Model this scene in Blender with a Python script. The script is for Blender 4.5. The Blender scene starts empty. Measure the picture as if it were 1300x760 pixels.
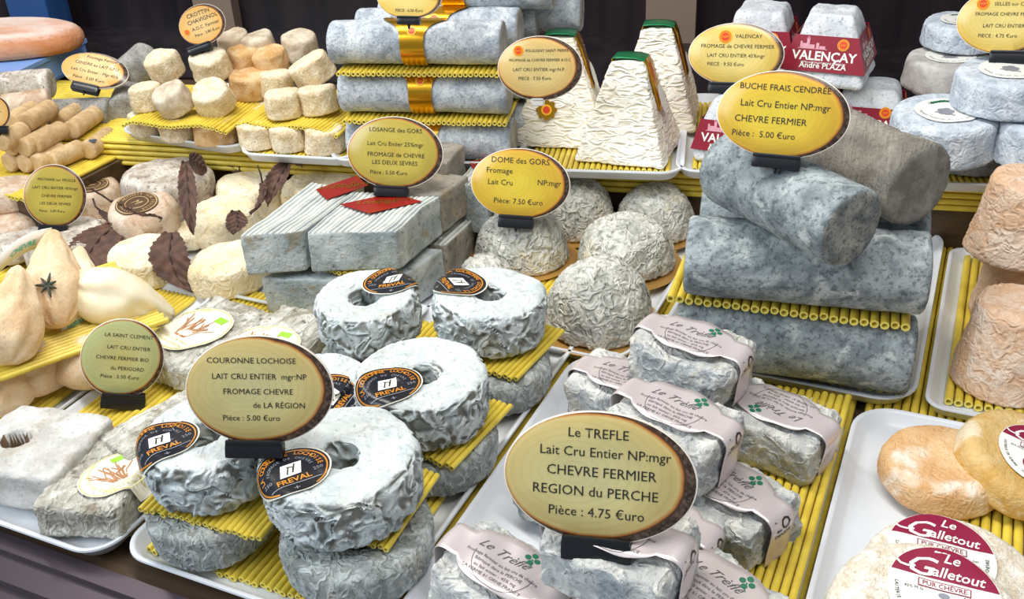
import bpy, math, random
from mathutils import Vector, Matrix, noise
from mathutils.bvhtree import BVHTree

SC = bpy.context.scene
COL = SC.collection
R = math.radians
PI = math.pi

# ------------------------------------------------------------------ camera
cam_d = bpy.data.cameras.new('camera')
cam_d.sensor_width = 36.0
cam_d.lens = 36.0 * 1280.0 / 1300
cam_d.clip_start = 0.02
cam_d.clip_end = 50
cam = bpy.data.objects.new('camera', cam_d)
COL.objects.link(cam)
cam.matrix_world = Matrix((
    (0.910474, -0.170198, 0.376921, 0.0),
    (0.411075, 0.472321, -0.779699, 0.0),
    (-0.045324, 0.864839, 0.5, 0.52),
    (0, 0, 0, 1)))
SC.camera = cam

# ------------------------------------------------------------------ light
SC.view_settings.view_transform = 'Standard'
SC.view_settings.look = 'None'
SC.view_settings.gamma = 1.0
SC.view_settings.exposure = 0.09
SC.view_settings.use_curve_mapping = False
world = bpy.data.worlds.new('world')
SC.world = world
world.use_nodes = True
world.node_tree.nodes['Background'].inputs[0].default_value = (0.80, 0.90, 1.0, 1)
world.node_tree.nodes['Background'].inputs[1].default_value = 0.29


def area(name, loc, target, sx, sy, power, color):
    d = bpy.data.lights.new(name, 'AREA')
    d.shape = 'RECTANGLE'
    d.size, d.size_y, d.energy, d.color = sx, sy, power, color
    o = bpy.data.objects.new(name, d)
    COL.objects.link(o)
    o.location = loc
    o.rotation_euler = (Vector(target) - Vector(loc)).to_track_quat('-Z', 'Y').to_euler()
    return o


# the fluorescent tube in the top of the display case, and the daylight of the shop front
area('case_tube_light', (-0.50, 0.62, 1.15), (-0.45, 0.75, 0), 1.9, 0.12, 18.0, (1.0, 0.97, 0.90))
area('shop_front_daylight', (-1.5, -0.9, 1.5), (-0.4, 0.7, 0), 1.4, 1.2, 37.0, (0.86, 0.94, 1.0))


# ------------------------------------------------------------------ materials
def lin(h):
    h = h.lstrip('#')
    out = []
    for i in (0, 2, 4):
        c = int(h[i:i + 2], 16) / 255
        out.append(c / 12.92 if c <= 0.04045 else ((c + 0.055) / 1.055) ** 2.4)
    return (*out, 1.0)


class NB:
    """small helper that builds a node material"""
    def __init__(s, name, rough=0.6, **kw):
        s.m = bpy.data.materials.new(name)
        s.m.use_nodes = True
        s.t = s.m.node_tree
        s.t.nodes.clear()
        s.out = s.t.nodes.new('ShaderNodeOutputMaterial')
        s.b = s.t.nodes.new('ShaderNodeBsdfPrincipled')
        s.t.links.new(s.b.outputs[0], s.out.inputs[0])
        s.b.inputs['Roughness'].default_value = rough
        for k, v in kw.items():
            s.b.inputs[k.replace('_', ' ')].default_value = v

    def n(s, typ, ins=None, **at):
        nd = s.t.nodes.new('ShaderNode' + typ)
        for k, v in at.items():
            setattr(nd, k, v)
        for k, v in (ins or {}).items():
            s.put(nd.inputs[k], v)
        return nd

    def put(s, sock, v):
        if isinstance(v, bpy.types.NodeSocket):
            s.t.links.new(v, sock)
        elif v is not None:
            sock.default_value = v

    def coord(s, rand=True, stretch=None, which='Object'):
        v = s.n('TexCoord').outputs[which]
        if stretch:
            v = s.n('VectorMath', {0: v, 1: stretch}, operation='MULTIPLY').outputs[0]
        if rand:
            r = s.n('ObjectInfo').outputs['Random']
            off = s.n('VectorMath', {0: r, 1: (3.7, 5.3, 2.9)}, operation='MULTIPLY').outputs[0]
            v = s.n('VectorMath', {0: v, 1: off}, operation='ADD').outputs[0]
        return v

    def noise(s, v, scale, detail=3, rough=0.55, dist=0.0):
        return s.n('TexNoise', {'Vector': v, 'Scale': scale, 'Detail': detail, 'Roughness': rough, 'Distortion': dist}).outputs['Fac']

    def math(s, op, a, b=None, clamp=False):
        nd = s.n('Math', operation=op, use_clamp=clamp)
        s.put(nd.inputs[0], a)
        if b is not None:
            s.put(nd.inputs[1], b)
        return nd.outputs[0]

    def mr(s, v, a, b, c=0.0, d=1.0, smooth=True):
        return s.n('MapRange', {'Value': v, 'From Min': a, 'From Max': b, 'To Min': c, 'To Max': d},
                   interpolation_type='SMOOTHSTEP' if smooth else 'LINEAR').outputs[0]

    def mix(s, f, a, b):
        nd = s.n('Mix', data_type='RGBA')
        s.put(nd.inputs[0], f)
        s.put(nd.inputs[6], a)
        s.put(nd.inputs[7], b)
        return nd.outputs[2]

    def ramp(s, f, stops):
        nd = s.n('ValToRGB')
        el = nd.color_ramp.elements
        while len(el) < len(stops):
            el.new(0.5)
        for e, (p, c) in zip(el, stops):
            e.position = p
            e.color = c
        s.put(nd.inputs[0], f)
        return nd.outputs[0]

    def color(s, c):
        s.put(s.b.inputs['Base Color'], c)

    def disp(s, h, mid, scale=1.0):
        nd = s.n('Displacement', {'Height': h, 'Midlevel': mid, 'Scale': scale})
        s.t.links.new(nd.outputs[0], s.out.inputs[2])
        s.m.displacement_method = 'BOTH'

    def bump(s, h, strength=0.5, dist=0.001):
        nd = s.n('Bump', {'Height': h, 'Strength': strength, 'Distance': dist})
        s.t.links.new(nd.outputs[0], s.b.inputs['Normal'])


def plain(name, col, rough=0.5, **kw):
    b = NB(name, rough, **kw)
    b.color(lin(col))
    return b.m


def rind(name, base, pale, dark, patch=28, speck=260, speck_amt=0.5, speck_lo=0.55, worm=0, worm_w=0.10, worm_dark=0.7,
         worm_depth=0.0014, fine=0.0004, fine_scale=420, stretch=None, top=None, top_amt=0.0, rough=0.82, blotch=None,
         blotch_amt=0.0, side_worm=False, sss=0.0, hollow=None, hollow_amt=0.8, flat_top=0.18, worm_detail=1.5):
    """cheese rind: two-tone bloom, mould specks and (optionally) worm-like wrinkles that are really displaced"""
    b = NB(name, rough)
    b.b.inputs['Specular IOR Level'].default_value = 0.25
    if sss:
        b.b.inputs['Subsurface Weight'].default_value = sss
        b.b.inputs['Subsurface Radius'].default_value = (0.006, 0.004, 0.002)
        b.b.inputs['Subsurface Scale'].default_value = 1.0
    v = b.coord()
    c = b.ramp(b.noise(v, patch, 4, 0.6, 0.4), [(0.38, lin(base)), (0.62, lin(pale))])
    if blotch:
        f = b.mr(b.noise(v, patch * 0.8, 3, 0.55, 0.6), 0.56, 0.68)
        c = b.mix(b.math('MULTIPLY', f, blotch_amt), c, lin(blotch))
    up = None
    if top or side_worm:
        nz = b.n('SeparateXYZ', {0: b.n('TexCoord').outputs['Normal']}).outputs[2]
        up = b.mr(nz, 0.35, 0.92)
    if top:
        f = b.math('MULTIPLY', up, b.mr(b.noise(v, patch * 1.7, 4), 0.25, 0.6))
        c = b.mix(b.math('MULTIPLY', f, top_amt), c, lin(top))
    sp = b.mr(b.noise(v, speck, 5, 0.72), speck_lo, speck_lo + 0.13)
    c = b.mix(b.math('MULTIPLY', sp, speck_amt), c, lin(dark))
    h = b.math('MULTIPLY', b.noise(v, fine_scale, 4, 0.65), fine)
    mid = fine
    if worm:
        vs = b.coord(True, stretch) if stretch else v
        w = b.math('ABSOLUTE', b.math('SUBTRACT', b.noise(vs, worm, worm_detail, 0.5, 0.9), 0.5))
        ridge = b.mr(w, 0.0, worm_w)
        inv = b.math('SUBTRACT', 1.0, ridge)
        amt = worm_dark
        depth = b.math('MULTIPLY', ridge, worm_depth)
        if hollow:
            # pale raised folds with darker hollows between them
            k = b.mr(up, 0.0, 1.0, 1.0, flat_top) if side_worm else 1.0
            c = b.mix(b.math('MULTIPLY', b.math('MULTIPLY', ridge, k), hollow_amt), c, lin(hollow))
            depth = b.math('ADD', worm_depth, b.math('MULTIPLY', b.math('MULTIPLY', ridge, k), -worm_depth))
            amt = 0.0
        elif side_worm:
            k = b.mr(up, 0.0, 1.0, 1.0, flat_top)
            amt = b.math('MULTIPLY', k, worm_dark)
            depth = b.math('ADD', worm_depth, b.math('MULTIPLY', b.math('MULTIPLY', inv, k), -worm_depth))
        c = b.mix(b.math('MULTIPLY', inv, amt), c, lin(dark))
        h = b.math('ADD', h, depth)
        mid += worm_depth
    b.color(c)
    b.disp(h, mid)
    return b.m


# ------------------------------------------------------------------ geometry
class Geo:
    def __init__(s):
        s.V, s.F, s.M = [], [], []

    def add(s, V, F, mi=0, mat=None):
        o = len(s.V)
        s.V.extend([mat @ Vector(p) for p in V] if mat is not None else [Vector(p) for p in V])
        s.F.extend([tuple(i + o for i in f) for f in F])
        s.M.extend([mi] * len(F))
        return s


def link_mesh(name, g, mats, parent=None, sharp=None, smooth=True):
    me = bpy.data.meshes.new(name)
    me.from_pydata([tuple(p) for p in g.V], [], g.F)
    for m in (mats if isinstance(mats, (list, tuple)) else [mats]):
        me.materials.append(m)
    if any(g.M):
        me.polygons.foreach_set('material_index', g.M)
    if smooth:
        me.polygons.foreach_set('use_smooth', [True] * len(me.polygons))
        if sharp:
            me.set_sharp_from_angle(angle=R(sharp))
    me.update()
    o = bpy.data.objects.new(name, me)
    COL.objects.link(o)
    if parent is not None:
        o.parent = parent
    return o


def tag(o, label, cat, group=None, kind=None):
    if label:
        o['label'] = label
    if cat:
        o['category'] = cat
    if group:
        o['group'] = group
    if kind:
        o['kind'] = kind
    return o


def empty(name, loc, rot, label, cat, group=None):
    o = bpy.data.objects.new(name, None)
    COL.objects.link(o)
    o.empty_display_size = 0.02
    o.location = loc
    o.rotation_euler = rot
    return tag(o, label, cat, group)


def fillet(pts, ds=0.0024, closed=False):
    """pts: (r, z, radius) -> rounded polyline sampled every ds"""
    out, n = [], len(pts)
    for i, (x, z, r) in enumerate(pts):
        p = Vector((x, z))
        if r <= 0 or (not closed and i in (0, n - 1)):
            out.append(p)
            continue
        a = Vector(pts[i - 1][:2]) - p
        c = Vector(pts[(i + 1) % n][:2]) - p
        d = min(r, a.length * 0.49, c.length * 0.49)
        A, B = p + a.normalized() * d, p + c.normalized() * d
        k = max(2, int(d * 1.6 / ds))
        for j in range(k + 1):
            t = j / k
            out.append(A * (1 - t) ** 2 + p * 2 * t * (1 - t) + B * t * t)
    if closed:
        out.append(out[0])
    res = [out[0]]
    for q in out[1:]:
        d = (q - res[-1]).length
        k = max(1, int(round(d / ds)))
        s0 = res[-1].copy()
        if d > 1e-7:
            for j in range(1, k + 1):
                res.append(s0.lerp(q, j / k))
    if closed:
        res.pop()
    return [(max(0.0, q.x), q.y) for q in res]


def lathe(prof, seg, closed=False):
    V, F, rows = [], [], []
    for (r, z) in prof:
        if r < 1e-6 and not closed:
            rows.append([len(V)])
            V.append((0, 0, z))
        else:
            rows.append(list(range(len(V), len(V) + seg)))
            V.extend((r * math.cos(2 * PI * k / seg), r * math.sin(2 * PI * k / seg), z) for k in range(seg))
    n = len(rows)
    for i in range(n if closed else n - 1):
        a, b = rows[i], rows[(i + 1) % n]
        for k in range(seg):
            k2 = (k + 1) % seg
            if len(a) == 1 and len(b) == 1:
                continue
            if len(a) == 1:
                F.append((a[0], b[k2], b[k]))
            elif len(b) == 1:
                F.append((a[k], a[k2], b[0]))
            else:
                F.append((a[k], a[k2], b[k2], b[k]))
    return V, F


def rbox(hx, hy, hz, r, ds=0.003):
    """rounded box centred on the origin, made of an even grid"""
    V, F, idx = [], [], {}
    nx, ny, nz = (max(4, int(2 * h / ds)) for h in (hx, hy, hz))

    def rowpts(h, n):
        # grid lines crowd a little towards the rounded edges
        return [-h + 2 * h * i / n for i in range(n + 1)]
    X, Y, Z = rowpts(hx, nx), rowpts(hy, ny), rowpts(hz, nz)

    def vert(i, j, k):
        key = (i, j, k)
        if key not in idx:
            p = Vector((X[i], Y[j], Z[k]))
            q = Vector((max(-hx + r, min(hx - r, p.x)), max(-hy + r, min(hy - r, p.y)), max(-hz + r, min(hz - r, p.z))))
            d = p - q
            idx[key] = len(V)
            V.append(q + d.normalized() * r if d.length > 1e-9 else p)
        return idx[key]
    for i in range(nx):
        for j in range(ny):
            F.append((vert(i, j, nz), vert(i + 1, j, nz), vert(i + 1, j + 1, nz), vert(i, j + 1, nz)))
            F.append((vert(i, j, 0), vert(i, j + 1, 0), vert(i + 1, j + 1, 0), vert(i + 1, j, 0)))
    for i in range(nx):
        for k in range(nz):
            F.append((vert(i, 0, k), vert(i + 1, 0, k), vert(i + 1, 0, k + 1), vert(i, 0, k + 1)))
            F.append((vert(i, ny, k), vert(i, ny, k + 1), vert(i + 1, ny, k + 1), vert(i + 1, ny, k)))
    for j in range(ny):
        for k in range(nz):
            F.append((vert(0, j, k), vert(0, j, k + 1), vert(0, j + 1, k + 1), vert(0, j + 1, k)))
            F.append((vert(nx, j, k), vert(nx, j + 1, k), vert(nx, j + 1, k + 1), vert(nx, j, k + 1)))
    return V, F


SEED = [0]


def lump(V, amp, sc, seed=None, flat_base=True):
    SEED[0] += 1
    s = Vector((SEED[0] * 3.17, SEED[0] * 1.31, 7.7)) if seed is None else Vector((seed, 2.2, 3.3))
    out = []
    for p in V:
        p = Vector(p)
        d = noise.noise_vector(p * sc + s) * amp + noise.noise_vector(p * sc * 2.7 + s) * amp * 0.4
        if flat_base and p.z < 0.004:
            d.z = max(0, d.z) * 0.3
        out.append(p + d)
    return out


def tube(path, r, seg=8, caps=True):
    """path: list of points, r: number or list"""
    V, F = [], []
    n = len(path)
    pts = [Vector(p) for p in path]
    up = Vector((0.0, 0.13, 1))
    for i, p in enumerate(pts):
        t = (pts[min(i + 1, n - 1)] - pts[max(i - 1, 0)]).normalized()
        a = t.cross(up)
        if a.length < 1e-3:
            a = t.cross(Vector((1, 0, 0)))
        a.normalize()
        b = t.cross(a)
        rr = r[i] if isinstance(r, (list, tuple)) else r
        for k in range(seg):
            w = 2 * PI * k / seg
            V.append(p + (a * math.cos(w) + b * math.sin(w)) * rr)
    for i in range(n - 1):
        for k in range(seg):
            k2 = (k + 1) % seg
            F.append((i * seg + k, (i + 1) * seg + k, (i + 1) * seg + k2, i * seg + k2))
    if caps:
        F.append(tuple(range(seg)))
        F.append(tuple(reversed(range((n - 1) * seg, n * seg))))
    return V, F


def bx(x0, x1, y0, y1, z0, z1):
    V = [(x, y, z) for z in (z0, z1) for y in (y0, y1) for x in (x0, x1)]
    F = [(0, 2, 3, 1), (4, 5, 7, 6), (0, 1, 5, 4), (2, 6, 7, 3), (0, 4, 6, 2), (1, 3, 7, 5)]
    return V, F


# ------------------------------------------------------------------ flat art laid on surfaces
_tc = {}


def text2(s, bold=0.0, shear=0.0, align='CENTER'):
    key = (s, bold, shear, align)
    if key not in _tc:
        cu = bpy.data.curves.new('t', 'FONT')
        cu.body, cu.size, cu.offset, cu.shear, cu.align_x, cu.resolution_u = s, 1.0, bold, shear, align, 2
        o = bpy.data.objects.new('t', cu)
        COL.objects.link(o)
        dg = bpy.context.evaluated_depsgraph_get()
        dg.update()
        ev = o.evaluated_get(dg)
        me = ev.to_mesh()
        _tc[key] = ([(v.co.x, v.co.y) for v in me.vertices], [tuple(p.vertices) for p in me.polygons])
        ev.to_mesh_clear()
        bpy.data.objects.remove(o)
        bpy.data.curves.remove(cu)
    return _tc[key]


class Art:
    """flat drawing: layers of (2D verts, faces, material index, layer height)"""
    def __init__(s):
        s.L = []

    def add(s, V, F, mi, z):
        s.L.append((V, F, mi, z))
        return s

    def disc(s, rx, ry, mi=0, z=0, cx=0, cy=0, nr=7, ns=40, fn=None):
        V, F = [(cx, cy)], []
        for i in range(1, nr + 1):
            for k in range(ns):
                a = 2 * PI * k / ns
                kx = ky = i / nr
                f = fn(a) if fn else 1.0
                V.append((cx + rx * kx * f * math.cos(a), cy + ry * ky * f * math.sin(a)))
        for k in range(ns):
            F.append((0, 1 + k, 1 + (k + 1) % ns))
        for i in range(nr - 1):
            for k in range(ns):
                a, b = 1 + i * ns, 1 + (i + 1) * ns
                F.append((a + k, b + k, b + (k + 1) % ns, a + (k + 1) % ns))
        return s.add(V, F, mi, z)

    def ring(s, r0, r1, mi=0, z=0, a0=0, a1=2 * PI, cx=0, cy=0, ns=36, ry=1.0):
        V, F = [], []
        for k in range(ns + 1):
            a = a0 + (a1 - a0) * k / ns
            V += [(cx + r0 * math.cos(a), cy + r0 * ry * math.sin(a)), (cx + r1 * math.cos(a), cy + r1 * ry * math.sin(a))]
        for k in range(ns):
            F.append((2 * k, 2 * k + 1, 2 * k + 3, 2 * k + 2))
        return s.add(V, F, mi, z)

    def cap(s, r, y0, mi, z, cx=0, cy=0, top=True, ns=28):
        """the slice of a disc above the line y = y0"""
        V, F = [], []
        for i in range(ns + 1):
            x = -math.sqrt(r * r - y0 * y0) * (1 - 2 * i / ns)
            ym = math.sqrt(max(0, r * r - x * x))
            for j in range(5):
                V.append((cx + x, cy + y0 + (ym - y0) * j / 4))
        for i in range(ns):
            for j in range(4):
                F.append((i * 5 + j, (i + 1) * 5 + j, (i + 1) * 5 + j + 1, i * 5 + j + 1))
        return s.add(V, F, mi, z)

    def rect(s, w, h, mi=0, z=0, cx=0, cy=0, nx=6, ny=6, skew=0.0):
        V = [(cx - w / 2 + w * i / nx + skew * (h * j / ny - h / 2), cy - h / 2 + h * j / ny) for j in range(ny + 1) for i in range(nx + 1)]
        F = [(j * (nx + 1) + i, j * (nx + 1) + i + 1, (j + 1) * (nx + 1) + i + 1, (j + 1) * (nx + 1) + i) for j in range(ny) for i in range(nx)]
        return s.add(V, F, mi, z)

    def stroke(s, pts, w, mi, z):
        V, F = [], []
        n = len(pts)
        P2 = [Vector(p) for p in pts]
        for i in range(n):
            t = P2[min(i + 1, n - 1)] - P2[max(0, i - 1)]
            t = t.normalized() if t.length > 0 else Vector((1, 0))
            q = Vector((-t.y, t.x)) * w / 2
            V += [tuple(P2[i] + q), tuple(P2[i] - q)]
        for i in range(n - 1):
            F.append((2 * i, 2 * i + 1, 2 * i + 3, 2 * i + 2))
        return s.add(V, F, mi, z)

    def text(s, t, size, cx, cy, mi, z, align='CENTER', bold=0.0, shear=0.0, sx=1.0, rot=0.0):
        V, F = text2(t, bold, shear, align)
        c, q = math.cos(rot), math.sin(rot)
        V = [(x * size * sx, y * size) for x, y in V]
        return s.add([(cx + x * c - y * q, cy + x * q + y * c) for x, y in V], F, mi, z)

    def arc(s, t, size, r, a0, a1, mi, z, inward=False, bold=0.0):
        n = len(t)
        for i, ch in enumerate(t):
            if ch == ' ':
                continue
            a = a0 + (a1 - a0) * (i + 0.5) / n
            rot = a + PI / 2 if inward else a - PI / 2
            s.text(ch, size, r * math.cos(a), r * math.sin(a), mi, z, 'CENTER', bold, 0, 1, rot)
        return s

    def emit(s, fn, mats, name, parent, label=None):
        """fn(x, y, height) -> point; writes all layers into one mesh"""
        g = Geo()
        for V, F, mi, z in s.L:
            g.add([fn(x, y, z) for x, y in V], F, mi)
        o = link_mesh(name, g, mats, parent)
        if label:
            o['label'] = label
        return o


def projector(g, o, n, up, back=0.03, base=0.0006, hole=0.0, ztop=0.0):
    """maps flat art onto the host geometry by dropping it along -n"""
    bvh = BVHTree.FromPolygons(g.V, g.F)
    n = Vector(n).normalized()
    up = Vector(up)
    up = (up - n * up.dot(n)).normalized()
    rt = up.cross(n)
    o = Vector(o)
    low = [0.0]

    def fn(x, y, h):
        p = o + rt * x + up * y + n * back
        hit, nn, i, d = bvh.ray_cast(p, -n)
        if hole:
            # paper bridging the open centre stays level with the top
            q = p - n * ((p.z - ztop) / n.z)
            if math.hypot(q.x, q.y) < hole and (hit is None or hit.z < ztop):
                return q + n * (base + h)
        if hit is None or d > back + 0.02:
            return p - n * (back + low[0]) + n * (base + h)
        if d - back > low[0]:
            low[0] = d - back
        return hit + n * (base + h)
    return fn


def surf_point(g, x, y):
    bvh = BVHTree.FromPolygons(g.V, g.F)
    hit = bvh.ray_cast(Vector((x, y, 1)), Vector((0, 0, -1)))
    return hit[0]


# ------------------------------------------------------------------ the materials of this counter
M = {}
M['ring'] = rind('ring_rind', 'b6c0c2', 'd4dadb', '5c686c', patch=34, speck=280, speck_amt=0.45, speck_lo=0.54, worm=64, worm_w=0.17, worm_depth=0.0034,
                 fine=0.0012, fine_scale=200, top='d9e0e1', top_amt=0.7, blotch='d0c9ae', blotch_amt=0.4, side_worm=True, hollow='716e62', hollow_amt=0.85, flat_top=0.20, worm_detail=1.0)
M['ring_plain'] = rind('ring_grey_rind', '969c9c', 'c3c9c9', '4e5654', patch=46, speck=200, speck_amt=0.5, speck_lo=0.53, worm=110,
                       worm_w=0.12, worm_depth=0.0012, fine=0.0010, fine_scale=260, stretch=(1, 1, 0.6), blotch='b4ae98', blotch_amt=0.4, hollow='74766e', hollow_amt=0.55)
M['dome'] = rind('dome_rind', 'b4b3ac', 'e2e0d8', '5e5e58', patch=34, speck=220, speck_amt=0.5, speck_lo=0.52, worm=92, worm_w=0.18, worm_depth=0.0022,
                 fine=0.0012, fine_scale=300, blotch='d2c4a4', blotch_amt=0.5, hollow='86867e', hollow_amt=0.5, worm_detail=1.3)
M['dome_bare'] = plain('dome_base', 'e0bd84', 0.6)
M['ash'] = rind('ash_log_rind', '727b80', 'a2aaad', '373d41', patch=60, speck=230, speck_amt=0.6, speck_lo=0.50, fine=0.0016,
                fine_scale=220, blotch='c6cbca', blotch_amt=0.75)
M['ash_end'] = rind('ash_log_end', '6d7274', 'a3a59f', '33373a', patch=60, speck=330, speck_amt=0.7, speck_lo=0.50, fine=0.0009,
                    fine_scale=420)
M['ash_pale'] = rind('dry_ash_log_rind', '837d75', 'a39d93', '4c4946', patch=40, speck=300, speck_amt=0.45, speck_lo=0.51, worm=60,
                     worm_w=0.12, worm_dark=0.20, worm_depth=0.0004, fine=0.0012, stretch=(4.5, 0.35, 0.35))
M['ash_pale_end'] = rind('dry_ash_log_end', '77726a', '98938b', '46433f', patch=60, speck=300, speck_amt=0.5, fine=0.0007)
M['maure'] = rind('grey_log_rind', '98a0aa', 'ccd2d8', '545c68', patch=46, speck=330, speck_amt=0.5, speck_lo=0.50, fine=0.0014,
                  fine_scale=330, blotch='dfe2e4', blotch_amt=0.5)
M['maure_end'] = rind('grey_log_end', '8f8d8a', 'b0aca6', '5c5b5c', patch=60, speck=300, speck_amt=0.4, fine=0.0006)
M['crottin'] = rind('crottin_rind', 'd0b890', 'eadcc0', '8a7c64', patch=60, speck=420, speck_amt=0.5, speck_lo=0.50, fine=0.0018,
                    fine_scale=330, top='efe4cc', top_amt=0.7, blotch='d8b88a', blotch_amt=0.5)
M['crottin_warm'] = rind('crottin_golden_rind', 'c69a62', 'ddbd92', '94724a', patch=60, speck=420, speck_amt=0.4, fine=0.0018,
                         fine_scale=330)
M['crottin_grey'] = rind('crottin_greyish_rind', 'b9a68e', 'd9ccb8', '7c7264', patch=60, speck=420, speck_amt=0.5, fine=0.0010,
                         fine_scale=460)
M['pyramid'] = rind('pyramid_rind', 'f0eadc', 'f9f6ef', 'd8c8a4', patch=26, speck=300, speck_amt=0.06, worm=78, worm_w=0.24, worm_depth=0.0018,
                    fine=0.0003, stretch=(0.75, 0.75, 2.0), sss=0.1, hollow='dccfb4', hollow_amt=0.6, worm_detail=0.6)
M['pyramid_warm'] = rind('pyramid_ochre_rind', 'e9cf9e', 'f2e2c2', 'b28e58', patch=26, speck=300, speck_amt=0.12, worm=100, worm_w=0.16,
                         worm_dark=0.5, worm_depth=0.0024, fine=0.0004, stretch=(0.8, 0.8, 2.0), sss=0.1)
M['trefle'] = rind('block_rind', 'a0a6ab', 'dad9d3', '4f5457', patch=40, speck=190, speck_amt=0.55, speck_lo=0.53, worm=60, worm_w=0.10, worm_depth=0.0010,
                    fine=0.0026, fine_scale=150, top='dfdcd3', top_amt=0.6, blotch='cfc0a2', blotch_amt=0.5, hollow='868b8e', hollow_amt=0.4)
M['slab'] = rind('slab_rind', 'a9a498', 'dedbd2', '3f3a31', patch=52, speck=75, speck_amt=0.8, speck_lo=0.54, worm=80, worm_w=0.14, worm_depth=0.0012,
                  fine=0.0026, fine_scale=160, stretch=(1.5, 0.5, 1.0), blotch='7c6e52', blotch_amt=0.6, hollow='8f897c', hollow_amt=0.4)
M['slab_pale'] = rind('pale_slab_rind', 'bcb9b4', 'd8d6d2', '77736c', patch=36, speck=330, speck_amt=0.45, speck_lo=0.54, fine=0.0008,
                      fine_scale=380, blotch='a8937c', blotch_amt=0.35)
M['lozange'] = rind('lozenge_rind', '959fa2', 'c4cacb', '4f5654', patch=30, speck=150, speck_amt=0.65, speck_lo=0.54, fine=0.0026, fine_scale=120, blotch='94886e', blotch_amt=0.7)
M['lozange_brown'] = rind('lozenge_brown_rind', '8a847a', 'a8a298', '4f4a45', patch=30, speck=150, speck_amt=0.6, speck_lo=0.54, fine=0.0022, fine_scale=120,
                          blotch='b09c80', blotch_amt=0.5)
M['selles'] = rind('selles_rind', 'b0bac6', 'dce2ea', '6a7384', patch=40, speck=190, speck_amt=0.45, speck_lo=0.53, worm=100, worm_w=0.26, worm_depth=0.0009, fine=0.0020,
                     fine_scale=190, hollow='98a3b2', hollow_amt=0.4, side_worm=True, flat_top=0.1)
M['selles_dim'] = rind('selles_beige_rind', 'b4aeaa', 'd6d2ce', '6f6a6c', patch=40, speck=200, speck_amt=0.35, speck_lo=0.54, fine=0.0008,
                       fine_scale=300)
M['valencay'] = rind('valencay_rind', 'c3c7ce', 'e3e5e8', '545a64', patch=44, speck=260, speck_amt=0.6, speck_lo=0.54, fine=0.0012,
                     fine_scale=330)
M['cone'] = rind('cone_rind', 'dcb490', 'ead0ba', 'b98a68', patch=34, speck=300, speck_amt=0.4, worm=100, worm_w=0.24, worm_depth=0.0010,
                 fine=0.0016, fine_scale=260, blotch='efe2d4', blotch_amt=0.7, hollow='cda080', hollow_amt=0.5)
M['round_orange'] = rind('golden_round_rind', 'd0a06c', 'e0be94', 'ac8252', patch=24, speck=300, speck_amt=0.4, worm=130, worm_w=0.30, worm_depth=0.0008,
                         fine=0.0018, fine_scale=240, blotch='ede4d8', blotch_amt=0.9, hollow='c8985f', hollow_amt=0.2)
M['round_gold'] = rind('honey_round_rind', 'c89c50', 'd8b880', 'a87e42', patch=34, speck=280, speck_amt=0.35, fine=0.0020,
                       fine_scale=220, blotch='e8dabf', blotch_amt=0.8, sss=0.08)
M['round_white'] = rind('white_round_rind', 'd8cab4', 'efeae0', 'b8a084', patch=90, speck=260, speck_amt=0.55, speck_lo=0.50, fine=0.0024,
                        fine_scale=240, blotch='e0d0b6', blotch_amt=0.5)
M['cream'] = rind('cream_cheese_rind', 'ead9b4', 'f5ead2', 'c4a878', patch=30, speck=260, speck_amt=0.3, worm=80, worm_w=0.25, worm_depth=0.0014, fine=0.0016,
                   fine_scale=240, blotch='dfc48c', blotch_amt=0.6, sss=0.12, hollow='dcc69a', hollow_amt=0.45)
M['mould'] = rind('mouldy_rind', 'b0a396', 'dcd4ca', '5e554e', patch=60, speck=190, speck_amt=0.7, speck_lo=0.52, fine=0.0016,
                  fine_scale=300, blotch='8a6f58', blotch_amt=0.6)
M['rust'] = rind('rusty_rind', 'c2a58c', 'dccbb8', '7c6250', patch=50, speck=230, speck_amt=0.45, fine=0.0010, blotch='a57b58', blotch_amt=0.6)
M['cork'] = rind('finger_rind', 'c2a074', 'd8bc92', '8d7150', patch=60, speck=360, speck_amt=0.45, fine=0.0012, fine_scale=330,
                 blotch='a88c6c', blotch_amt=0.5)
M['cork_end'] = rind('finger_end', 'c8a674', 'd6b88a', 'a5865c', patch=80, speck=420, speck_amt=0.2, fine=0.0004)
M['pear'] = rind('thin_skin', 'e0bd94', 'ecd4b2', 'b98e64', patch=30, speck=300, speck_amt=0.3, speck_lo=0.52, fine=0.0012, fine_scale=200,
                 blotch='d4a87a', blotch_amt=0.5, sss=0.15, rough=0.6)
M['pear_pale'] = rind('pale_skin', 'f2dfb4', 'f8efd8', 'd8b884', patch=16, speck=420, speck_amt=0.05, fine=0.0003, fine_scale=160,
                      sss=0.3, rough=0.55)
M['wheel'] = rind('big_wheel_rind', 'c98458', 'dca584', '8a5a40', patch=9, speck=120, speck_amt=0.3, fine=0.0015, fine_scale=120,
                  top='e3d3cc', top_amt=0.8, blotch='a8925c', blotch_amt=0.6)
M['log_dark'] = rind('dark_grey_rind', '85827e', 'aaa7a2', '514e4b', patch=40, speck=300, speck_amt=0.6, speck_lo=0.5, fine=0.0010)

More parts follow.
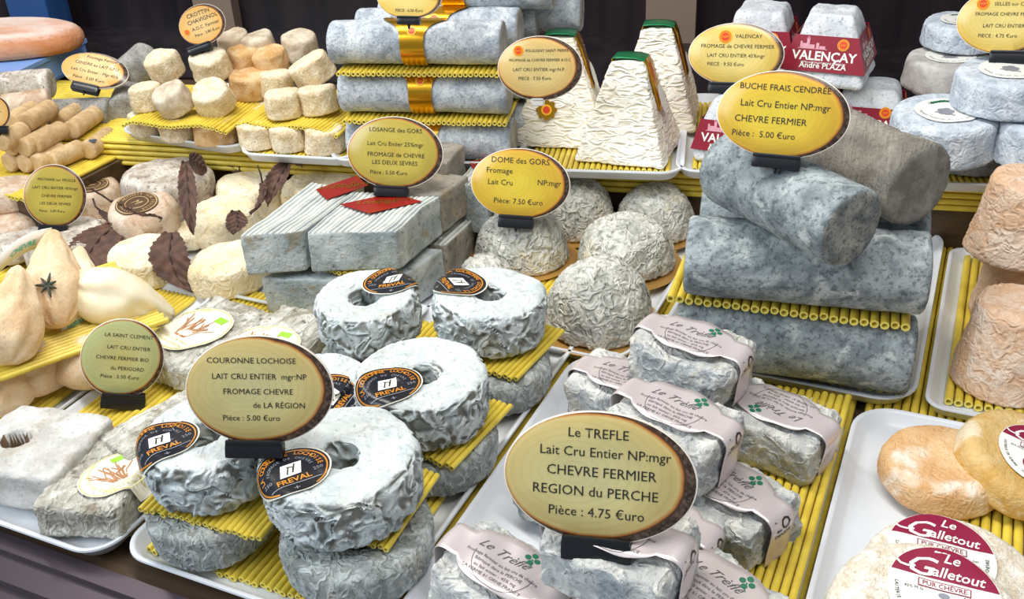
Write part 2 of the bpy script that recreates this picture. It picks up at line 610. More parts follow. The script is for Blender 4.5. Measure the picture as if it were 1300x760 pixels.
M['tray'] = plain('white_tray', 'dadee5', 0.32)
M['tray_clear'] = NB('clear_tray', 0.12, Transmission_Weight=0.55, IOR=1.3)
M['tray_clear'].color(lin('f0f0ee'))
M['tray_clear'] = M['tray_clear'].m
M['black'] = plain('black_plastic', '14161c', 0.32)
M['gold_card'] = plain('gold_card', 'd9a95e', 0.30, Metallic=0.6)
M['gold'] = plain('gold_foil', 'dca328', 0.22, Metallic=0.9)
M['green_foil'] = plain('green_foil', '1f7a4c', 0.3, Metallic=0.4)
M['white_paper'] = plain('white_paper', 'f4f2ea', 0.45)
M['ivory_paper'] = plain('ivory_paper', 'f0ebdc', 0.42)
M['black_paper'] = plain('black_label_paper', '1b1d26', 0.28)
M['orange_ink'] = plain('orange_ink', 'd58a2c', 0.4)
M['grey_ink'] = plain('grey_ink', '8d8f98', 0.45)
M['dark_ink'] = plain('dark_ink', '22221f', 0.5)
M['soft_ink'] = plain('soft_ink', '5c5a5c', 0.5)
M['brown_ink'] = plain('brown_ink', 'b47c50', 0.5)
M['green_ink'] = plain('green_ink', '1d6b4e', 0.45)
M['lime_ink'] = plain('lime_ink', '9acb3c', 0.45)
M['yellow_ink'] = plain('yellow_ink', 'ddd28a', 0.5)
M['red_card'] = plain('red_card', '8a1029', 0.4)
M['claret'] = plain('claret_ink', '8e1c3e', 0.4)
M['red_foil'] = plain('red_foil', 'a8201a', 0.25, Metallic=0.35)
M['seal_yellow'] = plain('seal_yellow', 'f2b21c', 0.4)
M['seal_red'] = plain('seal_red', 'd8401a', 0.4)
M['silver'] = plain('silver_paper', 'd8cccc', 0.30, Metallic=0.35)
M['silver_back'] = plain('brown_paper_back', '8a6844', 0.6)
M['seal_brown'] = plain('brown_seal', '5b4634', 0.3)
M['mould_blue'] = plain('blue_mould_spot', '4c5666', 0.8)
M['teal_ink'] = plain('teal_ink', '4fb6a8', 0.45)
M['sprig'] = plain('rosemary', '3c4030', 0.6)
M['blue_box'] = plain('blue_plastic', '7ea4e4', 0.25)
M['blue_deep'] = plain('reflection_blue', '2c4f86', 0.3)  # blue of a glass reflection, worn by the added block behind the wheel
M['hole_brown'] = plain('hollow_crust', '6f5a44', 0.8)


def yellow_rods():
    b = NB('yellow_rods', 0.38)
    v = b.coord(True)
    c = b.ramp(b.noise(v, 55, 2), [(0.3, lin('d2b640')), (0.7, lin('e9d152'))])
    b.color(c)
    b.b.inputs['Subsurface Weight'].default_value = 0.12
    b.b.inputs['Subsurface Radius'].default_value = (0.004, 0.003, 0.001)
    b.b.inputs['Subsurface Scale'].default_value = 1.0
    return b.m


M['rods'] = yellow_rods()
M['rod_end'] = plain('rod_hollow_end', 'e6d468', 0.45)


def leaf_mat():
    b = NB('dry_leaf', 0.75)
    v = b.coord(True)
    c = b.ramp(b.noise(v, 90, 4), [(0.3, lin('3f2c24')), (0.7, lin('6a4a3c'))])
    b.color(c)
    b.bump(b.noise(v, 260, 4), 0.5, 0.001)
    return b.m


M['leaf'] = leaf_mat()
M['leaf_vein'] = plain('leaf_vein', '3c271f', 0.7)


def slice_face(name, c0, c1, c2, sx=0.05, sz=0.02, bark0=0.87, glow='b06a2a', bark='4a3426'):
    """printed picture of a cut log: pale wood, growth rings, burnt rim and bark"""
    b = NB(name, 0.22)
    g = b.n('TexCoord').outputs['Generated']
    g = b.n('VectorMath', {0: g, 1: (0.5, 0.5, 0.5)}, operation='SUBTRACT').outputs[0]
    g = b.n('VectorMath', {0: g, 1: (2, 0, 2)}, operation='MULTIPLY').outputs[0]
    o = b.coord(True)
    g2 = b.n('VectorMath', {0: g, 1: (sx, 0, -sz)}, operation='ADD').outputs[0]
    r = b.n('VectorMath', {0: g2}, operation='LENGTH').outputs['Value']
    r = b.math('ADD', r, b.math('MULTIPLY', b.math('SUBTRACT', b.noise(o, 45, 3), 0.5), 0.07))
    g3 = b.n('VectorMath', {0: g, 1: (0.25, 0, -0.05)}, operation='ADD').outputs[0]
    rr = b.math('ADD', b.n('VectorMath', {0: g3}, operation='LENGTH').outputs['Value'],
                b.math('MULTIPLY', b.noise(o, 30, 2), 0.12))
    rings = b.math('SINE', b.math('MULTIPLY', rr, 62.0))
    c = b.ramp(r, [(0.0, lin(c0)), (0.45, lin(c1)), (bark0 - 0.06, lin(c2)), (bark0 - 0.015, lin(glow)), (bark0, lin(bark)), (1.0, lin('2f241e'))])
    tone = b.mix(b.noise(o, 28, 3), lin('8f8a58'), lin('ffffff'))
    nd = b.n('Mix', data_type='RGBA', blend_type='MULTIPLY')
    inside = b.mr(r, bark0 - 0.12, bark0, 1.0, 0.0)
    b.put(nd.inputs[0], b.math('MULTIPLY', inside, 0.45))
    b.put(nd.inputs[6], c)
    b.put(nd.inputs[7], tone)
    c = nd.outputs[2]
    f = b.math('MULTIPLY', b.math('MULTIPLY', b.mr(rings, 0.2, 1.0), 0.08), inside)
    c = b.mix(f, c, lin('8d6a34'))
    bn = b.math('MULTIPLY', b.mr(b.noise(o, 330, 3), 0.4, 0.7), b.mr(r, bark0, bark0 + 0.03, 0, 0.55))
    c = b.mix(bn, c, lin('80695a'))
    b.color(c)
    return b.m


M['face_green'] = slice_face('sign_print_olive', 'd9cf9c', 'd8cc92', 'd2bc7c', 0.075, 0.03, 0.945)
M['face_cream'] = slice_face('sign_print_tan', 'dcc283', 'ddc586', 'dcb874', 0.07, 0.03, 0.925)
M['face_yellow'] = slice_face('sign_print_yellow', 'e0c848', 'dfc244', 'd8ae3e', 0.07, 0.0, 0.97)
M['face_straw'] = slice_face('sign_print_straw', 'edd98a', 'eed786', 'e6c464', 0.05, 0.0, 0.95, 'c99a4a', '8a6a4a')
M['face_lime'] = slice_face('sign_print_lime', 'd0c47a', 'cfc98c', 'c0c68c', 0.05, 0.03, 0.955)
M['face_olive'] = slice_face('sign_print_mustard', 'c4ac4c', 'c8b756', 'b8a44a', 0.045, 0.01, 0.945)
M['face_peach'] = slice_face('sign_print_peach', 'f2cf92', 'efc888', 'e8b466', 0.075, 0.0, 0.945)
M['sign_edge'] = plain('sign_edge', 'e6ddd0', 0.4)


# ------------------------------------------------------------------ builders
def tray(label, x0, x1, y0, y1, z, rot=0.0, piv=None, rim=0.013, rad=0.026, mat='tray', group='white trays on the counter'):
    """shallow rounded tray; x0..y1 are its outer edges in its own frame around piv"""
    cx, cy = (x0 + x1) / 2, (y0 + y1) / 2
    hx, hy = (x1 - x0) / 2, (y1 - y0) / 2

    def loop(inset, zz):
        r = max(0.006, rad - inset)
        pts = []
        for (sx, sy, a0) in ((1, 1, 0), (-1, 1, 90), (-1, -1, 180), (1, -1, 270)):
            for k in range(9):
                a = R(a0 + 90 * k / 8)
                pts.append((sx * (hx - inset - r) + r * math.cos(a), sy * (hy - inset - r) + r * math.sin(a), zz))
        return pts
    loops = [loop(0.011, 0.0), loop(0.008, 0.001), loop(0.002, rim - 0.003), loop(0.0, rim - 0.0015), loop(0.0004, rim),
             loop(0.0032, rim), loop(0.0042, rim - 0.001), loop(0.010, 0.0045), loop(0.013, 0.003), loop(0.018, 0.0025)]
    V, F = [], []
    n = len(loops[0])
    for L in loops:
        V += L
    for i in range(len(loops) - 1):
        for k in range(n):
            F.append((i * n + k, i * n + (k + 1) % n, (i + 1) * n + (k + 1) % n, (i + 1) * n + k))
    F.append(tuple(reversed(range(n))))
    F.append(tuple(range((len(loops) - 1) * n, len(loops) * n)))
    g = Geo().add(V, F)
    o = link_mesh('serving_tray', g, M[mat], None, 50)
    o.location = (cx, cy, z)
    o.rotation_euler = (0, 0, rot)
    return tag(o, label, 'tray', group)


def mat(label, c, width, length, z=None, rot=0.0, pitch=0.0056, fz=None, seg=1, group='yellow rod mats', tilt=(0, 0), seed=1):
    """mat of yellow hollow rods; rods run along local Y, side by side along X. fz(u, v) bends it"""
    rnd = random.Random(seed * 77 + 5)
    g = Geo()
    n = max(2, int(round(width / pitch)))
    r = pitch * 0.47
    for i in range(n):
        x = (i + 0.5) * pitch - n * pitch / 2
        j0, j1 = rnd.uniform(-0.0015, 0.0015), rnd.uniform(-0.0015, 0.0015)
        path = []
        for k in range(seg + 1):
            y = -length / 2 + j0 + (length + j1 - j0) * k / seg
            zz = r + (fz(x / width + 0.5, y / length + 0.5) if fz else 0) + rnd.uniform(-0.0002, 0.0002)
            path.append((x, y, zz))
        V, F = tube(path, r, 8, False)
        g.add(V, F, 0)
        for end, sgn in ((0, 1), (seg, -1)):
            o = len(g.V)
            ring = [Vector(V[end * 8 + q]) for q in range(8)]
            cc = sum(ring, Vector()) / 8
            t = (Vector(path[1]) - Vector(path[0])).normalized() if end == 0 else (Vector(path[-2]) - Vector(path[-1])).normalized()
            inner = [cc + (p - cc) * 0.6 for p in ring]
            deep = [p + t * 0.004 for p in inner]
            g.V += ring + inner + deep
            for q in range(8):
                q2 = (q + 1) % 8
                f1, f2 = (o + q, o + q2, o + 8 + q2, o + 8 + q), (o + 8 + q, o + 8 + q2, o + 16 + q2, o + 16 + q)
                g.F += [f1, f2] if sgn > 0 else [f1[::-1], f2[::-1]]
                g.M += [1, 1]
            f = tuple(range(o + 16, o + 24))
            g.F.append(f if sgn > 0 else f[::-1])
            g.M.append(0)
    o = link_mesh('rod_mat', g, [M['rods'], M['rod_end']], None, 50)
    o.location = (c[0], c[1], c[2] if z is None else z)
    o.rotation_euler = (tilt[0], tilt[1], rot)
    return tag(o, label, 'mat', group)


def sign(label, S, face, lines, seal=None, clip_x=0.0, clip_w=None, clip_h=None, shape=1.0, group='oval price signs', clip_mat='black', pin=0.004):
    """S = (location of the clip, euler, board width, board height, board offset)"""
    loc, eul, w, h, off, cw, ch = S
    root = empty('price_sign', loc, eul, label, 'price sign', group)
    hz = h / 2 + ch * 0.45
    # board
    g = Geo()
    ns, T = 72, 0.0026
    prof = [(0.0, -T / 2), (0.5, -T / 2), (0.985, -T / 2), (1.0, -T / 2 + 0.0004), (1.0, T / 2 - 0.0004), (0.985, T / 2), (0.0, T / 2)]
    V, F = lathe(prof, ns)
    g.V = [Vector((v[0] * w / 2 + off, v[2], v[1] * h / 2 + hz)) for v in V]
    g.F = [f[::-1] for f in F]
    for f in F:
        ym = sum(V[i][2] for i in f) / len(f)
        rm = max(math.hypot(V[i][0], V[i][1]) for i in f)
        g.M.append(0 if ym < -T / 2 + 0.0001 and rm < 0.99 else 1)
    board = link_mesh('board', g, [M[face], M['sign_edge']], root, 40)
    art = Art()
    for ln in lines:
        t, x, y, sz = ln[:4]
        art.text(t, sz * 1.06, x, y, 0, 0, ln[4] if len(ln) > 4 else 'CENTER', 0.0, 0, ln[5] if len(ln) > 5 else 1.0)
    if lines:
        art.emit(lambda x, y, z: Vector((x * w / 2 + off, -T / 2 - 0.0003, y * w / 2 + hz)), M['dark_ink'], 'lettering', root)
    if seal:
        a = Art().disc(seal[2], seal[2], 0, 0, seal[0], seal[1]).disc(seal[2] * 0.62, seal[2] * 0.62, 1, 0.0002, seal[0], seal[1])
        a.ring(seal[2] * 0.74, seal[2] * 0.84, 1, 0.0002, cx=seal[0], cy=seal[1])
        a.text('AOP', seal[2] * 0.5, seal[0], seal[1] - seal[2] * 0.16, 0, 0.0004)
        a.emit(lambda x, y, z: Vector((x * w / 2 + off, -T / 2 - 0.0003 - z, y * w / 2 + hz)), [M['seal_yellow'], M['seal_red']], 'seal', root)
    # holder with its slot and pin
    g = Geo()
    V, F = rbox(cw / 2, 0.0052, ch / 2, 0.0016, 0.0025)
    g.add(V, F, 0, Matrix.Translation((clip_x, 0.0, ch * 0.1)))
    V, F = rbox(cw / 2 * 0.96, 0.0020, ch * 0.16, 0.0008, 0.0025)
    g.add(V, F, 0, Matrix.Translation((clip_x, -0.0038, ch * 0.66)))
    V, F = rbox(cw / 2 * 0.96, 0.0020, ch * 0.16, 0.0008, 0.0025)
    g.add(V, F, 0, Matrix.Translation((clip_x, 0.0038, ch * 0.66)))
    link_mesh('clip', g, M[clip_mat], root, 40)
    if pin > 0:
        V, F = tube([(clip_x, 0, -ch * 0.3), (clip_x, 0.001, -ch * 0.4 - pin * 0.7), (clip_x, 0.001, -ch * 0.4 - pin)], [0.0016, 0.0012, 0.0003], 8)
        link_mesh('pin', Geo().add(V, F), M['black'], root)
    return root


# ------------------------------------------------------------------ the counter itself
def struct(name, g, m, sharp=30):
    o = link_mesh(name, g, m, None, sharp)
    o['kind'] = 'structure'
    return o


def wood_dark():
    b = NB('dark_counter_wood', 0.5)
    v = b.coord(False, (3, 30, 30))
    b.color(b.ramp(b.noise(v, 3, 4), [(0.3, lin('3a2d22')), (0.7, lin('5a4632'))]))
    return b.m


def backdrop_mat():
    b = NB('dark_back_panel', 0.35)
    v = b.coord(False, (26, 26, 1.5))
    b.color(b.ramp(b.noise(v, 1.2, 3, 0.6), [(0.35, lin('120e14')), (0.7, lin('2a2024'))]))
    return b.m


M['wood'] = wood_dark()
M['backdrop'] = backdrop_mat()
M['post'] = plain('taupe_post', '7d6a5e', 0.6)
M['steel'] = plain('counter_rail_metal', '4c4149', 0.35, Metallic=0.4)

struct('floor', Geo().add(*bx(-1.9, 0.55, 0.352, 1.75, -0.05, 0.0)), M['wood'])
SHELF = 0.08
RS = 0.188                       # the raised shelf runs at a slight angle to the front edge


def shelf_pt(s, d, z=0.0):
    """s metres along the raised shelf from its right end, d metres behind its front edge"""
    return Vector((0.30 - s * math.cos(RS) - d * math.sin(RS), 1.118 - s * math.sin(RS) + d * math.cos(RS), z))


def along(g_, s0, s1, d0, d1, z0, z1):
    V, F = bx(-s1, -s0, d0, d1, z0, z1)
    T = Matrix.Translation((0.30, 1.118, 0)) @ Matrix.Rotation(RS, 4, 'Z')
    return g_.add(V, F, 0, T)


struct('floor_raised_shelf', along(Geo(), -0.1, 1.9, 0, 0.245, -0.01, SHELF), M['wood'])
struct('floor_back_ledge', along(Geo(), -0.1, 1.9, 0.2455, 0.62, -0.01, SHELF + 0.004), M['backdrop'])
struct('wall_back', along(Geo(), -0.3, 2.1, 0.50, 0.53, -0.05, 1.3), M['backdrop'])
struct('trim_1', along(Geo(), 0.6076, 0.6813, 0.475, 0.50, 0.0, 1.3), M['post'])
struct('trim_2', along(Geo(), 1.3617, 1.4316, 0.475, 0.50, 0.0, 1.3), M['post'])
g = Geo()
g.add(*bx(-1.9, 0.55, 0.338, 0.352, -0.05, 0.006))
g.add(*bx(-1.9, 0.55, 0.318, 0.338, -0.05, 0.001))
g.add(*bx(-1.9, 0.55, 0.302, 0.318, -0.05, -0.006))
g.add(*bx(-1.9, 0.55, 0.26, 0.302, -0.05, -0.010))
struct('trim_3', g, M['steel'])

# ---- mats lying directly on the counter
mat('yellow rod mat on the counter under the lozenge and slab trays', (-0.735, 0.70), 0.45, 0.62, 0.0, 0, 0.0070, seed=1)
mat('yellow rod mat on the counter under the ring cheese tray', (-0.395, 0.725), 0.224, 0.68, 0.0, 0, 0.0070, seed=2)
mat('yellow rod mat on the counter under the clover label tray and the ash logs', (-0.16, 0.735), 0.238, 0.70, 0.0, 0, 0.0070, seed=3)
mat('yellow rod mat on the counter under the claret label rounds', (0.085, 0.735), 0.24, 0.70, 0.0, 0, 0.0070, seed=4)
# ---- mat whose rods run along the edge of the raised shelf
p = shelf_pt(0.80, 0.10, SHELF)
mat('yellow rod mat covering the raised back shelf', p, 0.215, 1.62, None, RS - PI / 2, 0.0070, seed=5)
p = shelf_pt(0.80, 0.002)
o = mat('yellow rods hanging over the front edge of the raised shelf', (p.x, p.y - 0.006, SHELF - 0.0140), 0.028, 1.62, None, RS - PI / 2, 0.0070, tilt=(0, 0), seed=6)
o.rotation_euler = (Matrix.Rotation(RS, 4, 'Z') @ Matrix.Rotation(PI / 2, 4, 'X') @ Matrix.Rotation(PI / 2, 4, 'Z')).to_euler()

# ================================================================== cheese builders
def round_cheese(name, label, loc, r, h, mt, group, rz=0.0, tilt=(0, 0), r_top=None, edge=0.010, amp=0.0016, sc=24, crown=0.0, ds=0.0024):
    """drum-shaped cheese; base of its own frame at z = 0"""
    rt = r if r_top is None else r_top
    prof = fillet([(0, 0, 0), (r - 0.001, 0, edge * 0.5), (rt, h, edge), (0, h + crown, 0)], ds)
    if crown:
        prof = [(q, z) for q, z in prof]
    g = Geo().add(*lathe(prof, max(28, int(2 * PI * r / ds))))
    g.V = lump(g.V, amp, sc)
    o = link_mesh(name, g, mt if isinstance(mt, list) else M[mt])
    o.location = loc
    o.rotation_euler = (tilt[0], tilt[1], rz)
    tag(o, label, 'cheese', group)
    return o, g


def ring_cheese(label, loc, r, h, mt='ring', rz=0.0, tilt=(0, 0), hole=0.0100, group='ring cheeses in two layers', ds=0.0018, amp=0.0026):
    prof = fillet([(hole, 0.001, 0.006), (r * 0.95, 0.0, 0.009), (r, h * 0.5, 0.02), (r * 0.985, h, 0.013), (hole + 0.001, h - 0.003, 0.009)], ds, True)
    g = Geo().add(*lathe(prof, int(2 * PI * r / ds), True))
    g.V = lump(g.V, amp, 20)
    o = link_mesh('ring_cheese', g, M[mt])
    o.location = loc
    o.rotation_euler = (tilt[0], tilt[1], rz)
    tag(o, label, 'cheese', group)
    return o, g


def log_cheese(label, p0, p1, r, mt, end, group, amp=0.0012, ds=0.003, edge=0.006, name='log_cheese', flat=0.0, sc=22):
    """lying log between two end-face centres"""
    p0, p1 = Vector(p0), Vector(p1)
    L = (p1 - p0).length
    prof = fillet([(0, -L / 2, 0), (r, -L / 2, edge), (r, L / 2, edge), (0, L / 2, 0)], ds)
    V, F = lathe(prof, max(20, int(2 * PI * r / ds)))
    g = Geo().add(V, F)
    zc = [sum(V[i][2] for i in f) / len(f) for f in F]
    rc = [max(math.hypot(V[i][0], V[i][1]) for i in f) for f in F]
    g.M = [1 if abs(z) > L / 2 - 0.0008 and q < r - edge * 0.4 else 0 for z, q in zip(zc, rc)]
    g.V = lump(g.V, amp, sc, None, False)
    d = (p1 - p0).normalized()
    q = d.to_track_quat('Z', 'Y')
    rot = q.to_matrix().to_4x4()
    g.V = [rot @ v for v in g.V]                      # keep the object frame upright
    o = link_mesh(name, g, [M[mt], M[end]])
    o.location = (p0 + p1) / 2
    tag(o, label, 'cheese', group)
    return o, g


def block_cheese(name, label, loc, hx, hy, hz, r, mt, group, rz=0.0, tilt=(0, 0), amp=0.003, sc=18, ds=0.0028, fn=None, shrink=0.0):
    V, F = rbox(hx - shrink, hy - shrink, hz - shrink, r, ds)
    V = [Vector((p[0], p[1], p[2] + hz)) for p in V]
    if fn:
        V = [Vector(fn(p)) for p in V]
    g = Geo().add(lump(lump(V, amp, sc), amp * 0.28, sc * 4.5), F)
    o = link_mesh(name, g, M[mt] if isinstance(mt, str) else mt)
    o.location = loc
    o.rotation_euler = (tilt[0], tilt[1], rz)
    tag(o, label, 'cheese', group)
    return o, g


Z0 = 0.016          # on a mat in a tray on the counter
S0 = SHELF + 0.018  # on a mat in a tray on the raised shelf


# ================================================================== ring cheeses
tray('white tray under the ring cheeses with black oval labels', -0.498, -0.288, 0.358, 0.742, 0.0066)
mat('yellow rod mat in the tray under the bottom ring cheeses', (-0.398, 0.5490), 0.180, 0.348, 0.0096, 0.02, 0.0058, seed=11)


def ring_label(host, g, ang, rad, r=0.0255, spin=0.0, lean=0.45, z=0.05, azim=PI / 2):
    """ang: where on the ring; azim: direction (own frame) the print reads upward to"""
    c, s = math.cos(ang), math.sin(ang)
    u = azim + spin
    up = (math.cos(u), math.sin(u), 0.0)
    place = lambda base: projector(g, (c * rad, s * rad, z), (c * lean, s * lean, 1), up, base=base, hole=0.0215, ztop=z - 0.0055)
    a = Art()
    egg = lambda t: 1.0 + 0.06 * math.sin(t)
    a.disc(r, r * 0.92, 0, 0, fn=egg, nr=14, ns=56)
    a.disc(r * 0.962, r * 0.885, 1, 0.0006, fn=egg, nr=14, ns=56)
    body = a.emit(place(0.0010), [M['ivory_paper'], M['black_paper']], 'paper_label', host, 'black oval paper label')
    t = Art()
    t.ring(r * 0.88, r * 0.92, 0, 0, R(-60), R(240), ry=0.92)
    t.arc('LA COURONNE LOCHOISE', r * 0.19, r * 0.68, R(186), R(-6), 0, 0, bold=0.012)
    t.arc('FROMAGE DE CHEVRE', r * 0.125, r * 0.50, R(175), R(5), 1, 0)
    t.rect(r * 0.52, r * 0.46, 2, 0, r * 0.02, r * 0.08, skew=0.25)
    t.stroke([(-.1 * r, -.08 * r), (-.02 * r, .16 * r), (.06 * r, .02 * r), (.16 * r, .26 * r)], r * 0.04, 3, .0003)
    t.stroke([(-.05 * r, .20 * r), (.12 * r, .14 * r), (.04 * r, -.06 * r)], r * 0.04, 3, .0003)
    t.text('FREVAL', r * 0.27, 0, -r * 0.42, 0, 0, bold=0.02, sx=0.95)
    t.text('250', r * 0.17, -r * 0.64, -r * 0.24, 1, 0)
    t.text('250', r * 0.17, r * 0.64, -r * 0.24, 1, 0)
    t.rect(r * 1.3, r * 0.03, 1, 0, 0, -r * 0.50, nx=12)
    t.text('+', r * 0.3, 0, -r * 0.80, 1, 0)
    t.emit(place(0.0021), [M['orange_ink'], M['grey_ink'], M['white_paper'], M['dark_ink']], 'lettering', body)


RH = 0.046
RL = 0.035
Z1 = Z0 + RL + 0.0056
ring_spots = [
    ('ring cheese with black oval label in front of the Couronne sign, top of its pair', (-0.3424, 0.4308, 0.103), 0.0560, 0.0, (0.03, 0.0), (-118, 0.034, 12)),
    ('ring cheese at the near corner of its tray, under the Couronne sign clip', (-0.443, 0.4163, 0.103), 0.0480, 0.6, (0.0, -0.03), (-128, 0.034, 14)),
    ('ring cheese behind the front one, brown flecked hole, label on its near rim', (-0.3373, 0.5338, 0.103), 0.0520, 1.2, (0.02, 0.02), (-112, 0.034, 14)),
    ('deeply wrinkled ring cheese nearest the dome cheeses, label beside its hole', (-0.3415, 0.6602, 0.103), 0.0510, 2.0, (0.04, 0.03), (185, 0.033, -72)),
    ('ring cheese in front of the striped lozenges, label lying on its far rim', (-0.4378, 0.6221, 0.098), 0.0465, 2.9, (-0.02, 0.02), (60, 0.032, -8)),
]
for lab, p, r, rz, tl, lb in ring_spots:
    o, g = ring_cheese(lab, (p[0], p[1], Z1 if r > 0.046 else Z1 - 0.004), r, RH, 'ring', rz, tl)
    ang = R(lb[0]) - rz
    ring_label(o, g, ang, lb[1] * r / 0.0525, 0.0245, R(lb[2]), azim=math.atan2(p[1], p[0]) - rz)
low_spots = [
    ('grey ring cheese at the bottom of the nearest pair, cut off by the picture edge', (-0.3287, 0.4186, 0.051), 0.0540, 0.3),
    ('grey ring cheese in the bottom layer at the near corner of its tray', (-0.4426, 0.4051, 0.051), 0.0460, 1.3),
    ('grey ring cheese in the bottom layer under the ring with brown flecks', (-0.329, 0.5328, 0.051), 0.0490, 2.3),
    ('grey ring cheese in the bottom layer next to the dome cheeses', (-0.3266, 0.6391, 0.051), 0.0470, 3.3),
    ('grey ring cheese in the bottom layer before the striped lozenges', (-0.4376, 0.6072, 0.051), 0.0440, 4.1),
]
for lab, p, r, rz in low_spots:
    ring_cheese(lab, (p[0], p[1], Z0), r, RL, 'ring_plain', rz, (0, 0), 0.016, 'ring cheeses in two layers')
p = (-0.4324, 0.5342, 0.072)
o, g = ring_cheese('low ring cheese half hidden behind the Couronne sign, its label facing the camera', (p[0], p[1], 0.030), 0.043, 0.042, 'ring', 0.0, (0.10, 0.16))
ring_label(o, g, R(-35), 0.024, 0.0240, R(50), azim=math.atan2(p[1], p[0]))
p = (-0.4423, 0.4098, 0.056)
mat('yellow rod mat between the two ring cheeses at the near tray corner', (p[0] + 0.012, p[1] + 0.006, Z0 + RL), 0.100, 0.080, None, 0.05, 0.0048, seed=12)
p = (-0.3393, 0.4245, 0.056)
mat('yellow rod mat between the two nearest ring cheeses', (p[0] + 0.006, p[1] + 0.016, Z0 + RL), 0.078, 0.080, None, 0.05, 0.0048, seed=13)
p = (-0.3311, 0.5377, 0.056)
mat('yellow rod mat under the ring cheese with brown flecks', (p[0] + 0.004, p[1] + 0.0, Z0 + RL), 0.082, 0.085, None, -0.1, 0.0048, seed=14)
p = (-0.3334, 0.6575, 0.056)
mat('yellow rod mat under the deeply wrinkled ring cheese', (p[0] + 0.006, p[1] - 0.002, Z0 + RL), 0.078, 0.085, None, -0.1, 0.0048, seed=15)

S = ((-0.3887, 0.4027, 0.108), (-0.3499, 0.0672, 0.4361), 0.0964, 0.0734, 0.0042, 0.0385, 0.0104)
sign('large oval sign for Couronne Lochoise standing on the near ring cheeses', S, 'face_green',
     [('COURONNE LOCHOISE', -0.10, 0.38, 0.105), ('LAIT CRU ENTIER  mgr:NP', 0.0, 0.16, 0.105), ('FROMAGE CHEVRE', -0.02, -0.05, 0.105),
      ('de LA RÉGION', 0.26, -0.24, 0.105), ('Pièce : 5.00 €uro', -0.12, -0.42, 0.105)])

# ================================================================== slabs with round holes or oval bio labels
tray('white tray of grey slabs at the near edge of the counter', -0.664, -0.502, 0.348, 0.735, 0.0066)
mat('yellow rod mat in the slab tray showing beside the Saint Clement sign', (-0.592, 0.575), 0.142, 0.28, 0.0096, 0.03, 0.0058, seed=21)


def slab(label, c, hx, hy, hz, rz, mt='slab', hole=None, lab=None, tilt=(0, 0)):
    fine = 0.0013 if hole else 0.0026
    o, g = block_cheese('goat_cheese_slab', label, c, hx, hy, hz, 0.006, mt, 'grey goat cheese slabs', rz, tilt, 0.0026, 26, fine)
    if hole:
        # a real hollow pressed into the top
        q = Matrix.Rotation(-rz, 3, 'Z') @ Vector((hole[0] - c[0], hole[1] - c[1], 0))
        hole = (q.x, q.y, hole[2])
        for v in o.data.vertices:
            d = math.hypot(v.co.x - hole[0], (v.co.y - hole[1]) * 1.2)
            if v.co.z > hz and d < hole[2]:
                v.co.z -= 0.022 * (1 - (d / hole[2]) ** 8)
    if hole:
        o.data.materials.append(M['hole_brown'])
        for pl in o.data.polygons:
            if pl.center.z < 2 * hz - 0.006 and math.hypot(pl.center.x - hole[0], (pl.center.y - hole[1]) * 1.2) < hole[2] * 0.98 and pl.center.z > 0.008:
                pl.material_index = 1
    if lab:
        x, y, rx, ry, spin = lab
        up = (math.sin(spin), math.cos(spin), 0)
        a = Art().disc(rx, ry, 0, 0, nr=8)
        b = a.emit(projector(g, (x, y, 2 * hz), (0, 0, 1), up), [M['ivory_paper']], 'paper_label', o, 'cream oval paper label')
        t = Art()
        t.ring(rx * 0.93, rx * 0.97, 3, 0, ry=ry / rx)
        t.rect(rx * 0.36, ry * 0.26, 0, 0, rx * 0.30, ry * 0.62)
        rnd = random.Random(5)
        for k in range(15):
            x0 = rnd.uniform(-0.45, 0.35) * rx
            pts = [(x0 * 0.5, -0.45 * ry), (x0 * 0.8 + rnd.uniform(-.1, .1) * rx, -0.05 * ry), (x0 * 1.3 + rnd.uniform(-.2, .2) * rx, rnd.uniform(.15, .5) * ry)]
            t.stroke(pts, rx * 0.035, 1, 0.0)
        t.arc('FROMAGE BIO DU PERIGORD', rx * 0.15, ry * 0.80, R(250), R(110), 2, 0)
        t.text('au lait cru de chèvre', rx * 0.14, 0, -ry * 0.62, 2, 0)
        t.text('moulé à la louche', rx * 0.14, 0, -ry * 0.78, 2, 0)
        t.emit(projector(g, (x, y, 2 * hz), (0, 0, 1), up, base=0.0009), [M['lime_ink'], M['brown_ink'], M['yellow_ink'], M['yellow_ink']], 'lettering', b)
    return o


p = (-0.6124, 0.4047, 0.05)
slab('pale slab with a hollow in its top at the near edge of the counter', (p[0] - 0.004, p[1] + 0.002, Z0), 0.046, 0.042, 0.018, 0.16, 'slab_pale', hole=(-0.6283, 0.4007, 0.013))
p = (-0.5507, 0.3981, 0.05)
slab('near grey slab with a cream oval label between the hollowed slab and the ring cheeses', (p[0] + 0.004, p[1] + 0.006, Z0 - 0.004), 0.036, 0.046, 0.017, 0.30, 'slab', lab=(0.016, -0.006, 0.028, 0.023, -0.9))
p = (-0.546, 0.485, 0.05)
slab('long mottled slab lying behind the Couronne sign', (p[0] + 0.014, p[1] + 0.002, Z0), 0.027, 0.068, 0.017, -0.32, 'slab')
p = (-0.5954, 0.5783, 0.05)
slab('slab with a cream oval label behind the Saint Clement sign', (p[0] + 0.000, p[1] + 0.012, Z0), 0.042, 0.056, 0.017, -0.10, 'slab', lab=(-0.010, -0.006, 0.034, 0.036, 0.15))
p = (-0.5393, 0.606, 0.05)
slab('slab with a cream oval label behind the top of the Couronne sign', (p[0] + 0.012, p[1] + 0.0, Z0), 0.036, 0.052, 0.017, -0.05, 'slab', lab=(-0.002, -0.018, 0.034, 0.028, -0.05))

